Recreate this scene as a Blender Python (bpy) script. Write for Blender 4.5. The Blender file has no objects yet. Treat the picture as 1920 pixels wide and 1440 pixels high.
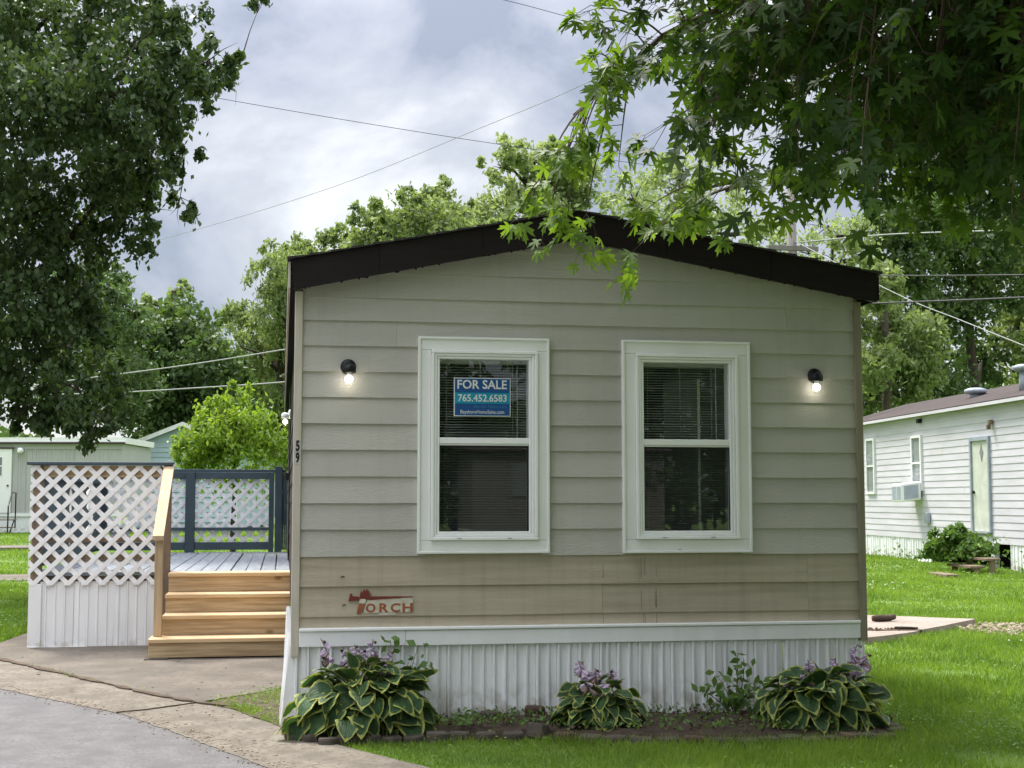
import bpy, math, random
import numpy as np
from mathutils import Vector, Matrix

R = math.radians
rnd = random.Random(7)
RNG = np.random.default_rng(11)
SC = bpy.context.scene
COL = SC.collection

# ---------------------------------------------------------------- camera
cd = bpy.data.cameras.new('camera')
cam = bpy.data.objects.new('camera', cd)
COL.objects.link(cam)
cam.location = (-0.079, -8.584, 1.37)
cam.rotation_euler = (math.pi / 2 + 0.08427, 0, -0.16445)
cd.sensor_width = 36
cd.lens = 2592 / 1920 * 36
cd.clip_start = 0.05
cd.clip_end = 2000
SC.camera = cam

# ---------------------------------------------------------------- world, sun, exposure
SUN_EL, SUN_AZ = R(58), R(-28)          # azimuth clockwise from +Y, high behind the home
w = bpy.data.worlds.new('World')
SC.world = w
w.use_nodes = True
nt = w.node_tree
nt.nodes.clear()
N = nt.nodes.new
L = nt.links.new
out = N('ShaderNodeOutputWorld')
bg = N('ShaderNodeBackground')
bg.inputs['Strength'].default_value = 0.1
L(bg.outputs[0], out.inputs[0])
sky = N('ShaderNodeTexSky')
sky.sky_type = 'NISHITA'
sky.sun_disc = False
sky.sun_elevation = SUN_EL
sky.sun_rotation = SUN_AZ
tc = N('ShaderNodeTexCoord')
sep = N('ShaderNodeSeparateXYZ')
L(tc.outputs['Generated'], sep.inputs[0])
za = N('ShaderNodeMath'); za.operation = 'MAXIMUM'; za.inputs[1].default_value = 0.0
L(sep.outputs['Z'], za.inputs[0])
zb = N('ShaderNodeMath'); zb.operation = 'ADD'; zb.inputs[1].default_value = 0.75
L(za.outputs[0], zb.inputs[0])
dx = N('ShaderNodeMath'); dx.operation = 'DIVIDE'
dy = N('ShaderNodeMath'); dy.operation = 'DIVIDE'
L(sep.outputs['X'], dx.inputs[0]); L(zb.outputs[0], dx.inputs[1])
L(sep.outputs['Y'], dy.inputs[0]); L(zb.outputs[0], dy.inputs[1])
cmb = N('ShaderNodeCombineXYZ')
L(dx.outputs[0], cmb.inputs[0]); L(dy.outputs[0], cmb.inputs[1])
n1 = N('ShaderNodeTexNoise'); n1.noise_dimensions = '4D'
n1.inputs['W'].default_value = 15.2
n1.inputs['Scale'].default_value = 5.2; n1.inputs['Detail'].default_value = 7; n1.inputs['Roughness'].default_value = 0.56
n1.inputs['Distortion'].default_value = 0.35
vr = N('ShaderNodeVectorRotate'); vr.rotation_type = 'Z_AXIS'; vr.inputs['Angle'].default_value = -0.218
L(cmb.outputs[0], vr.inputs['Vector']); L(vr.outputs[0], n1.inputs['Vector'])
rp = N('ShaderNodeValToRGB')
e = rp.color_ramp.elements
e[0].position = 0.37; e[0].color = (3.9, 4.2, 5.1, 1)
e[1].position = 0.66; e[1].color = (11.8, 11.8, 11.8, 1)
m1 = e.new(0.43); m1.color = (5.5, 5.7, 6.5, 1)
m2 = e.new(0.53); m2.color = (7.5, 7.6, 8.0, 1)
L(n1.outputs['Fac'], rp.inputs[0])
# an overcast sky is brighter towards the zenith
z2 = N('ShaderNodeMath'); z2.operation = 'MULTIPLY'
L(za.outputs[0], z2.inputs[0]); L(za.outputs[0], z2.inputs[1])
zg = N('ShaderNodeMath'); zg.operation = 'MULTIPLY_ADD'; zg.inputs[1].default_value = 2.5; zg.inputs[2].default_value = 0.325
z3 = N('ShaderNodeMath'); z3.operation = 'MULTIPLY'
L(z2.outputs[0], z3.inputs[0]); L(za.outputs[0], z3.inputs[1]); L(z3.outputs[0], zg.inputs[0])
cs = N('ShaderNodeVectorMath'); cs.operation = 'SCALE'
L(rp.outputs[0], cs.inputs[0]); L(zg.outputs[0], cs.inputs['Scale'])
mx = N('ShaderNodeMix'); mx.data_type = 'RGBA'; mx.inputs[0].default_value = 0.88
L(sky.outputs[0], mx.inputs[6]); L(cs.outputs[0], mx.inputs[7])
L(mx.outputs[2], bg.inputs['Color'])

sd = bpy.data.lights.new('sun', 'SUN')
sd.energy = 2.3
sd.angle = R(14)
sd.color = (1.0, 0.95, 0.86)
so = bpy.data.objects.new('sun', sd)
COL.objects.link(so)
so.rotation_euler = (math.pi / 2 - SUN_EL, 0, math.pi - SUN_AZ)
so.location = (0, 0, 60)

vs = SC.view_settings
vs.view_transform = 'Standard'
vs.look = 'None'
vs.gamma = 1.0
vs.use_curve_mapping = False
vs.exposure = 1.4
SC.render.engine = 'CYCLES'
SC.cycles.use_denoising = True
SC.cycles.max_bounces = 8
SC.cycles.transparent_max_bounces = 12
SC.cycles.sample_clamp_indirect = 6.0

# ---------------------------------------------------------------- materials
def mat(name, c1, c2=None, rough=0.7, scale=4.0, stretch=(1, 1, 1), bump=0.0, bscale=40.0, bstretch=None,
        rv=0.0, spec=0.3, lo=0.35, hi=0.65, metal=0.0, speck=None, trans=None, attr=None, knots=False, extra=None, spz=None, streak=None):
    m = bpy.data.materials.new(name)
    m.use_nodes = True
    t = m.node_tree
    p = t.nodes['Principled BSDF']
    o = t.nodes['Material Output']
    n_ = t.nodes.new
    l_ = t.links.new
    p.inputs['Roughness'].default_value = rough
    p.inputs['Specular IOR Level'].default_value = spec
    p.inputs['Metallic'].default_value = metal
    tc = n_('ShaderNodeTexCoord')
    vec = tc.outputs['Object']
    if rv:
        oi = n_('ShaderNodeObjectInfo')
        ad = n_('ShaderNodeVectorMath'); ad.operation = 'MULTIPLY_ADD'
        l_(oi.outputs['Random'], ad.inputs[0]); ad.inputs[1].default_value = (13.1, 7.7, 5.3); l_(vec, ad.inputs[2])
        vec = ad.outputs[0]
    mp = n_('ShaderNodeMapping'); mp.inputs['Scale'].default_value = stretch
    l_(vec, mp.inputs[0])
    ns = n_('ShaderNodeTexNoise'); ns.inputs['Scale'].default_value = scale; ns.inputs['Detail'].default_value = 6
    l_(mp.outputs[0], ns.inputs['Vector'])
    rm = n_('ShaderNodeMapRange'); rm.inputs[1].default_value = lo; rm.inputs[2].default_value = hi
    l_(ns.outputs['Fac'], rm.inputs[0])
    c2 = c2 or tuple(a * 0.8 for a in c1)
    mc = n_('ShaderNodeMix'); mc.data_type = 'RGBA'
    mc.inputs[6].default_value = (*c1, 1); mc.inputs[7].default_value = (*c2, 1)
    l_(rm.outputs[0], mc.inputs[0])
    col = mc.outputs[2]
    if attr:
        at = n_('ShaderNodeAttribute'); at.attribute_name = attr[0]
        ma = n_('ShaderNodeMix'); ma.data_type = 'RGBA'
        l_(at.outputs['Fac'], ma.inputs[0])
        if len(attr) > 2:
            rr = n_('ShaderNodeMapRange'); rr.inputs[1].default_value = attr[2]; rr.inputs[2].default_value = attr[3]
            sm = n_('ShaderNodeMath'); sm.operation = 'MULTIPLY_ADD'; sm.inputs[1].default_value = 0.25
            l_(ns.outputs['Fac'], sm.inputs[0]); l_(at.outputs['Fac'], sm.inputs[2])
            l_(sm.outputs[0], rr.inputs[0]); l_(rr.outputs[0], ma.inputs[0])
        l_(col, ma.inputs[6]); ma.inputs[7].default_value = (*attr[1], 1)
        col = ma.outputs[2]
    if speck:            # (scale, colour, threshold)
        s2 = n_('ShaderNodeTexNoise'); s2.inputs['Scale'].default_value = speck[0]; s2.inputs['Detail'].default_value = 3
        l_(tc.outputs['Object'], s2.inputs['Vector'])
        r2 = n_('ShaderNodeMapRange'); r2.inputs[1].default_value = speck[2]; r2.inputs[2].default_value = speck[2] + 0.12
        l_(s2.outputs['Fac'], r2.inputs[0])
        mk = n_('ShaderNodeMix'); mk.data_type = 'RGBA'
        src = r2.outputs[0]
        if spz:          # splashed dirt that only reaches up to a height
            sx = n_('ShaderNodeSeparateXYZ'); l_(tc.outputs['Object'], sx.inputs[0])
            rz = n_('ShaderNodeMapRange'); rz.inputs[1].default_value = spz[1]; rz.inputs[2].default_value = spz[0]
            l_(sx.outputs['Z'], rz.inputs[0])
            mu = n_('ShaderNodeMath'); mu.operation = 'MULTIPLY'
            l_(r2.outputs[0], mu.inputs[0]); l_(rz.outputs[0], mu.inputs[1]); src = mu.outputs[0]
        l_(src, mk.inputs[0]); l_(col, mk.inputs[6]); mk.inputs[7].default_value = (*speck[1], 1)
        col = mk.outputs[2]
    if streak:           # faint dirt runs down the boards
        sm_ = n_('ShaderNodeMapping'); sm_.inputs['Scale'].default_value = (16, 1, 1.1)
        l_(tc.outputs['Object'], sm_.inputs[0])
        s3 = n_('ShaderNodeTexNoise'); s3.inputs['Scale'].default_value = 1.0; s3.inputs['Detail'].default_value = 5
        l_(sm_.outputs[0], s3.inputs['Vector'])
        r3 = n_('ShaderNodeMapRange'); r3.inputs[1].default_value = .5; r3.inputs[2].default_value = .75; r3.inputs[4].default_value = streak[0] * 3
        l_(s3.outputs['Fac'], r3.inputs[0])
        m3 = n_('ShaderNodeMix'); m3.data_type = 'RGBA'
        l_(r3.outputs[0], m3.inputs[0]); l_(col, m3.inputs[6]); m3.inputs[7].default_value = (*streak[1], 1)
        col = m3.outputs[2]
    if knots:
        vm = n_('ShaderNodeMapping'); vm.inputs['Scale'].default_value = knots
        l_(vec, vm.inputs[0])
        vo = n_('ShaderNodeTexVoronoi'); vo.inputs['Scale'].default_value = 1.0
        l_(vm.outputs[0], vo.inputs['Vector'])
        rk = n_('ShaderNodeMapRange'); rk.inputs[1].default_value = 0.15; rk.inputs[2].default_value = 0.05
        l_(vo.outputs['Distance'], rk.inputs[0])
        kk = n_('ShaderNodeMix'); kk.data_type = 'RGBA'
        l_(rk.outputs[0], kk.inputs[0]); l_(col, kk.inputs[6]); kk.inputs[7].default_value = (0.13, 0.065, 0.025, 1)
        col = kk.outputs[2]
    if rv:
        hv = n_('ShaderNodeHueSaturation')
        mr = n_('ShaderNodeMapRange'); mr.inputs[3].default_value = 1 - rv; mr.inputs[4].default_value = 1 + rv
        l_(oi.outputs['Random'], mr.inputs[0]); l_(mr.outputs[0], hv.inputs['Value'])
        l_(col, hv.inputs['Color']); col = hv.outputs[0]
    l_(col, p.inputs['Base Color'])
    if bump:
        bm = n_('ShaderNodeMapping'); bm.inputs['Scale'].default_value = bstretch or stretch
        l_(vec, bm.inputs[0])
        nb = n_('ShaderNodeTexNoise'); nb.inputs['Scale'].default_value = bscale; nb.inputs['Detail'].default_value = 5
        l_(bm.outputs[0], nb.inputs['Vector'])
        bu = n_('ShaderNodeBump'); bu.inputs['Strength'].default_value = bump; bu.inputs['Distance'].default_value = 0.01 if name[:5] != 'varie' else 0.03
        l_(nb.outputs['Fac'], bu.inputs['Height'])
        l_(bu.outputs[0], p.inputs['Normal'])
    if trans:            # leaves: part of the light passes through
        tr = n_('ShaderNodeBsdfTranslucent')
        tm = n_('ShaderNodeMix'); tm.data_type = 'RGBA'; tm.blend_type = 'MULTIPLY'; tm.inputs[0].default_value = 1
        l_(col, tm.inputs[6]); tm.inputs[7].default_value = (*trans[1], 1)
        l_(tm.outputs[2], tr.inputs['Color'])
        ms = n_('ShaderNodeMixShader'); ms.inputs[0].default_value = trans[0]
        l_(p.outputs[0], ms.inputs[1]); l_(tr.outputs[0], ms.inputs[2]); l_(ms.outputs[0], o.inputs[0])
    return m


def glass_mat(name, tint=(1, 1, 1), ior=1.5, dark=0.0, rough=0.0):
    m = bpy.data.materials.new(name)
    m.use_nodes = True
    t = m.node_tree
    t.nodes.remove(t.nodes['Principled BSDF'])
    n_ = t.nodes.new; l_ = t.links.new
    fr = n_('ShaderNodeFresnel'); fr.inputs['IOR'].default_value = ior
    tp = n_('ShaderNodeBsdfTransparent'); tp.inputs[0].default_value = (*tint, 1)
    gl = n_('ShaderNodeBsdfGlossy'); gl.inputs['Roughness'].default_value = rough
    ms = n_('ShaderNodeMixShader')
    ad = n_('ShaderNodeMath'); ad.operation = 'ADD'; ad.inputs[1].default_value = dark; ad.use_clamp = True
    ge = n_('ShaderNodeNewGeometry')      # same reflectance from both sides of the thin sheet
    ex = n_('ShaderNodeMath'); ex.operation = 'MULTIPLY_ADD'; ex.inputs[1].default_value = -2.0; ex.inputs[2].default_value = 1.0
    l_(ge.outputs['Backfacing'], ex.inputs[0])
    pw = n_('ShaderNodeMath'); pw.operation = 'POWER'; pw.inputs[0].default_value = ior
    l_(ex.outputs[0], pw.inputs[1]); l_(pw.outputs[0], fr.inputs['IOR'])
    l_(fr.outputs[0], ad.inputs[0]); l_(ad.outputs[0], ms.inputs[0])
    l_(tp.outputs[0], ms.inputs[1]); l_(gl.outputs[0], ms.inputs[2])
    l_(ms.outputs[0], t.nodes['Material Output'].inputs[0])
    return m


def screen_mat(name):
    m = bpy.data.materials.new(name)
    m.use_nodes = True
    t = m.node_tree
    p = t.nodes['Principled BSDF']
    p.inputs['Base Color'].default_value = (0.012, 0.012, 0.014, 1)
    p.inputs['Roughness'].default_value = 0.8
    tp = t.nodes.new('ShaderNodeBsdfTransparent')
    ms = t.nodes.new('ShaderNodeMixShader'); ms.inputs[0].default_value = 0.62
    t.links.new(tp.outputs[0], ms.inputs[1]); t.links.new(p.outputs[0], ms.inputs[2])
    t.links.new(ms.outputs[0], t.nodes['Material Output'].inputs[0])
    return m


def emit_mat(name, col, s):
    m = bpy.data.materials.new(name)
    m.use_nodes = True
    t = m.node_tree
    p = t.nodes['Principled BSDF']
    p.inputs['Base Color'].default_value = (0.8, 0.8, 0.8, 1)
    p.inputs['Emission Color'].default_value = (*col, 1)
    p.inputs['Emission Strength'].default_value = s
    return m


M = {}
M['siding'] = mat('painted siding', (0.525, 0.51, 0.455), (0.46, 0.447, 0.40), 0.62, 1.1, (1, 1, 1.6), 0.7, 26, (1.5, 1, 14), rv=0.045, lo=.3, hi=.7, streak=(.05, (0.32, 0.29, 0.23)))
M['siding_low'] = mat('weathered siding', (0.53, 0.465, 0.36), (0.40, 0.345, 0.26), 0.7, 2.2, (0.7, 1, 11), 0.5, 30, (1.2, 1, 16), rv=0.06, lo=.25, hi=.75, streak=(.09, (0.27, 0.22, 0.16)))
M['streak'] = mat('dark streak', (0.12, 0.10, 0.07), rough=0.8)
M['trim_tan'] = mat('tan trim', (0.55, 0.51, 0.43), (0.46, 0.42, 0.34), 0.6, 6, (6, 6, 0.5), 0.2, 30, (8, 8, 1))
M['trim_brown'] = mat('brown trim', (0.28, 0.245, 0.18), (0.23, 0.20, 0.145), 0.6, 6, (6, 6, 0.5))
M['white_paint'] = mat('white paint', (0.82, 0.83, 0.81), (0.76, 0.77, 0.74), 0.5, 3, bump=0.1, bscale=50, speck=(9, (0.42, 0.40, 0.35), 0.72))
M['vinyl'] = mat('white vinyl', (0.86, 0.87, 0.86), (0.82, 0.83, 0.82), 0.35, 3)
M['skirt'] = mat('white skirting', (0.88, 0.89, 0.90), (0.82, 0.83, 0.83), 0.45, 3, (3, 3, 1), rv=0.04,
                 speck=(9, (0.42, 0.39, 0.32), 0.47), spz=(0.0, 0.26))
M['skirt_clean'] = mat('clean white skirting', (0.88, 0.88, 0.88), (0.83, 0.83, 0.83), 0.4, 3, (3, 3, 1), rv=0.03, speck=(11, (0.55, 0.52, 0.48), 0.52), spz=(0.0, 0.10))
M['fascia'] = mat('dark brown fascia', (0.009, 0.006, 0.006), (0.013, 0.009, 0.009), 0.5, 5, (1, 1, 8), 0.3, 30, (1, 1, 10), spec=0.2)
M['side_brown'] = mat('dark brown side siding', (0.045, 0.034, 0.030), (0.034, 0.026, 0.023), 0.65, 2, (1, 1, 6), rv=.05)
M['shingle'] = mat('roof shingle', (0.035, 0.032, 0.032), (0.06, 0.055, 0.05), 0.95, 30, bump=0.6, bscale=200)
M['interior'] = mat('interior wall', (0.30, 0.28, 0.25), rough=0.9)
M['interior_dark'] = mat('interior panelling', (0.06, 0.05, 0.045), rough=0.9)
M['blind'] = mat('blind slats', (0.46, 0.47, 0.47), (0.42, 0.43, 0.43), 0.45, 3)
M['glass'] = glass_mat('window glass', (0.93, 0.95, 0.94), 1.52, 0.0)
M['jar'] = glass_mat('clear jar glass', (0.97, 0.97, 0.97), 1.25, 0.0)
M['screen'] = screen_mat('insect screen')
M['black'] = mat('black metal', (0.012, 0.012, 0.014), rough=0.45)
M['bulb'] = emit_mat('lit bulb', (1.0, 0.93, 0.82), 4.0)
M['pine'] = mat('new pine', (0.56, 0.42, 0.25), (0.37, 0.255, 0.14), 0.65, 2.6, (0.9, 12, 16), 0.35, 20, (1, 14, 18), rv=0.12, knots=(2.6, 5, 5), lo=0.36, hi=0.64)
M['pine_up'] = mat('new pine post', (0.54, 0.41, 0.255), (0.39, 0.28, 0.16), 0.65, 3.2, (9, 9, 0.8), 0.2, 20, (12, 12, 1), rv=0.05, lo=0.3, hi=0.7)
M['pine_light'] = mat('new pine tread', (0.68, 0.50, 0.30), (0.56, 0.38, 0.20), 0.65, 3.2, (0.8, 9, 9), 0.2, 20, (1, 12, 12), rv=0.07, lo=0.3, hi=0.7)
M['plate'] = mat('number plate', (0.52, 0.50, 0.46), rough=0.5)
M['old_wood'] = mat('weathered wood', (0.24, 0.175, 0.12), (0.16, 0.12, 0.09), 0.8, 4, (6, 6, 1), 0.3, 30)
M['slate'] = mat('slate blue paint', (0.064, 0.092, 0.108), (0.050, 0.074, 0.088), 0.55, 5, (1, 1, 1), 0.15, 40, rv=0.05)
M['deck'] = mat('grey deck boards', (0.25, 0.275, 0.305), (0.19, 0.21, 0.24), 0.6, 3, (7, 0.5, 1), 0.25, 20, (10, 1, 1), rv=0.09)
M['lattice'] = mat('white lattice', (0.90, 0.89, 0.88), (0.84, 0.83, 0.82), 0.5, 5, rv=0.02)
M['under_shade'] = mat('dark void', (0.012, 0.011, 0.010), rough=1.0, spec=0)  # near-black that stands in for shade under deck and home
M['concrete'] = mat('old concrete', (0.165, 0.142, 0.116), (0.108, 0.093, 0.077), 0.9, 2.2, (1, 1, 1), 0.5, 90, speck=(28, (0.11, 0.092, 0.075), 0.53), lo=0.36, hi=0.62)
M['slab'] = mat('pale concrete slab', (0.33, 0.275, 0.235), (0.25, 0.205, 0.17), 0.9, 2.2, (1, 1, 1), 0.5, 90, speck=(28, (0.17, 0.14, 0.115), 0.55))
M['apron'] = mat('tan concrete edge', (0.205, 0.180, 0.146), (0.132, 0.115, 0.094), 0.9, 4.0, (1, 1, 1), 0.6, 80, speck=(34, (0.12, 0.10, 0.078), 0.50), lo=0.36, hi=0.62)
M['asphalt'] = mat('grey asphalt', (0.176, 0.171, 0.170), (0.130, 0.126, 0.126), 0.92, 5, (1, 1, 1), 0.8, 160, speck=(55, (0.13, 0.12, 0.125), 0.49), lo=0.36, hi=0.62)
M['soil'] = mat('bed soil', (0.040, 0.028, 0.020), (0.075, 0.055, 0.038), 0.95, 12, bump=1.0, bscale=60)
M['dirt'] = mat('dirt', (0.115, 0.085, 0.06), (0.07, 0.052, 0.038), 0.95, 8, bump=0.8, bscale=70)
M['ground'] = mat('lawn ground', (0.075, 0.15, 0.020), (0.115, 0.175, 0.028), 0.95, 0.9, bump=0.6, bscale=30, lo=0.3, hi=0.7)
M['grass'] = mat('grass blade', (0.080, 0.16, 0.026), (0.185, 0.29, 0.050), 0.6, 1.3, attr=('var', (0.26, 0.36, 0.05)), trans=(0.4, (1.3, 1.35, 0.6)), lo=0.40, hi=0.60)
M['clover'] = mat('clover leaf', (0.10, 0.21, 0.035), (0.17, 0.27, 0.045), 0.6, 2.5, trans=(0.3, (1.3, 1.35, 0.6)))
M['clover_bloom'] = mat('clover bloom', (0.62, 0.62, 0.52), rough=0.8)
M['bark'] = mat('bark', (0.075, 0.060, 0.045), (0.045, 0.036, 0.028), 0.95, 6, (4, 4, 0.8), 0.9, 20, (6, 6, 1))
M['twig'] = mat('twig', (0.10, 0.065, 0.045), rough=0.8)


def leafm(name, c1, c2, c3, tf=0.4, tint=(1.5, 1.45, 0.6), rough=0.5, scale=0.6):
    return mat(name, c1, c2, rough, scale, attr=('var', c3), trans=(tf, tint), spec=0.35)


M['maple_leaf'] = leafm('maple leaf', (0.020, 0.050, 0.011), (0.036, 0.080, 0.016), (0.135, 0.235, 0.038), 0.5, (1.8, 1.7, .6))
M['left_leaf'] = leafm('left maple leaf', (0.026, 0.054, 0.020), (0.042, 0.076, 0.028), (0.095, 0.15, 0.050), 0.28)
M['leaf_dark'] = leafm('dark tree leaf', (0.042, 0.082, 0.030), (0.066, 0.118, 0.040), (0.115, 0.18, 0.055), 0.35, (1.3, 1.3, .7), scale=0.35)
M['leaf_mid'] = leafm('mid tree leaf', (0.135, 0.195, 0.075), (0.18, 0.245, 0.095), (0.26, 0.33, 0.14), 0.45, (1.3, 1.3, .75), scale=0.35)
M['leaf_pale'] = leafm('pale tree leaf', (0.19, 0.26, 0.115), (0.24, 0.31, 0.14), (0.33, 0.40, 0.20), 0.45, (1.3, 1.3, .75), scale=0.35)
M['leaf_bush'] = leafm('bright bush leaf', (0.150, 0.26, 0.035), (0.20, 0.32, 0.045), (0.27, 0.38, 0.07), 0.4, scale=2)
M['leaf_weed'] = leafm('weed leaf', (0.070, 0.15, 0.035), (0.10, 0.19, 0.045), (0.14, 0.23, 0.06), 0.35, scale=4)
M['hosta'] = mat('variegated hosta leaf', (0.036, 0.090, 0.032), (0.062, 0.135, 0.046), 0.45, 6, (1, 1, 1), 0.8, 5, (7, .5, 1), rv=0.18,
                 attr=('edge', (0.46, 0.50, 0.12), 0.64, 0.92), trans=(0.2, (1.3, 1.3, 0.6)), spec=0.45)
M['hosta_stem'] = mat('hosta stem', (0.10, 0.15, 0.05), rough=0.6)
M['bloom'] = mat('lavender bloom', (0.52, 0.40, 0.56), (0.66, 0.56, 0.68), 0.6, 30, trans=(0.3, (1.1, 1.0, 1.1)))
M['bloom_dry'] = mat('spent bloom', (0.22, 0.16, 0.14), rough=0.9)
M['block_red'] = mat('red edging concrete', (0.115, 0.066, 0.05), (0.08, 0.05, 0.04), 0.95, 12, bump=0.7, bscale=90, rv=0.18)
M['block_grey'] = mat('grey edging concrete', (0.095, 0.078, 0.062), (0.062, 0.052, 0.043), 0.95, 12, bump=0.7, bscale=90, rv=0.18)
M['nb_white'] = mat('white lap siding', (0.66, 0.64, 0.70), (0.58, 0.565, 0.61), 0.5, 1.2, (1, 1, 6), rv=0.03, speck=(2.2, (0.52, 0.49, 0.43), 0.66))
M['nb_roof'] = mat('brown roof', (0.062, 0.047, 0.044), (0.045, 0.036, 0.034), 0.9, 3)
M['nb_door'] = mat('cream door', (0.66, 0.68, 0.60), rough=0.5)
M['pipe_grey'] = mat('galvanised vent', (0.42, 0.47, 0.54), rough=0.5, metal=0.2)
M['grey_ribs'] = mat('grey green ribbed metal', (0.46, 0.47, 0.455), (0.42, 0.43, 0.415), 0.5, 1)
M['blue_siding'] = mat('pale blue siding', (0.50, 0.62, 0.68), (0.43, 0.55, 0.61), 0.6, 1.5, rv=0.03)
M['grey_roof'] = mat('grey roof', (0.24, 0.25, 0.26), rough=0.9)
M['wire_dark'] = mat('cable black', (0.03, 0.03, 0.03), rough=0.6)
M['wire_pale'] = mat('cable pale', (0.30, 0.31, 0.30), rough=0.5)
M['pole_wood'] = mat('pole wood', (0.22, 0.205, 0.19), (0.16, 0.15, 0.14), 0.9, 8, (4, 4, 0.5))
M['stone'] = mat('gravel stone', (0.35, 0.29, 0.22), (0.22, 0.17, 0.12), 0.95, 6, rv=0.2)
M['sign_blue'] = mat('sign navy', (0.012, 0.075, 0.24), (0.012, 0.08, 0.25), 0.4, 2)
M['sign_cyan'] = mat('sign cyan', (0.01, 0.28, 0.42), rough=0.4)
M['sign_white'] = mat('sign white', (0.75, 0.75, 0.72), rough=0.4)
M['sign_dim'] = mat('sign pale blue', (0.06, 0.24, 0.40), rough=0.4)
M['badge_cream'] = mat('badge cream', (0.62, 0.58, 0.47), (0.50, 0.46, 0.37), 0.6, 20)
M['badge_rust'] = mat('badge rust', (0.36, 0.115, 0.045), (0.26, 0.085, 0.04), 0.6, 30)
M['badge_red'] = mat('badge dark red', (0.20, 0.035, 0.025), (0.14, 0.03, 0.025), 0.6, 30)
M['plastic_clear'] = glass_mat('clear plastic', (0.93, 0.94, 0.96), 1.5, 0.18, 0.25)
M['log'] = mat('cut log', (0.085, 0.055, 0.038), (0.05, 0.035, 0.026), 0.95, 10, (2, 8, 8), 0.6, 40)

# ---------------------------------------------------------------- mesh helpers
OFF = {}


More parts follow.
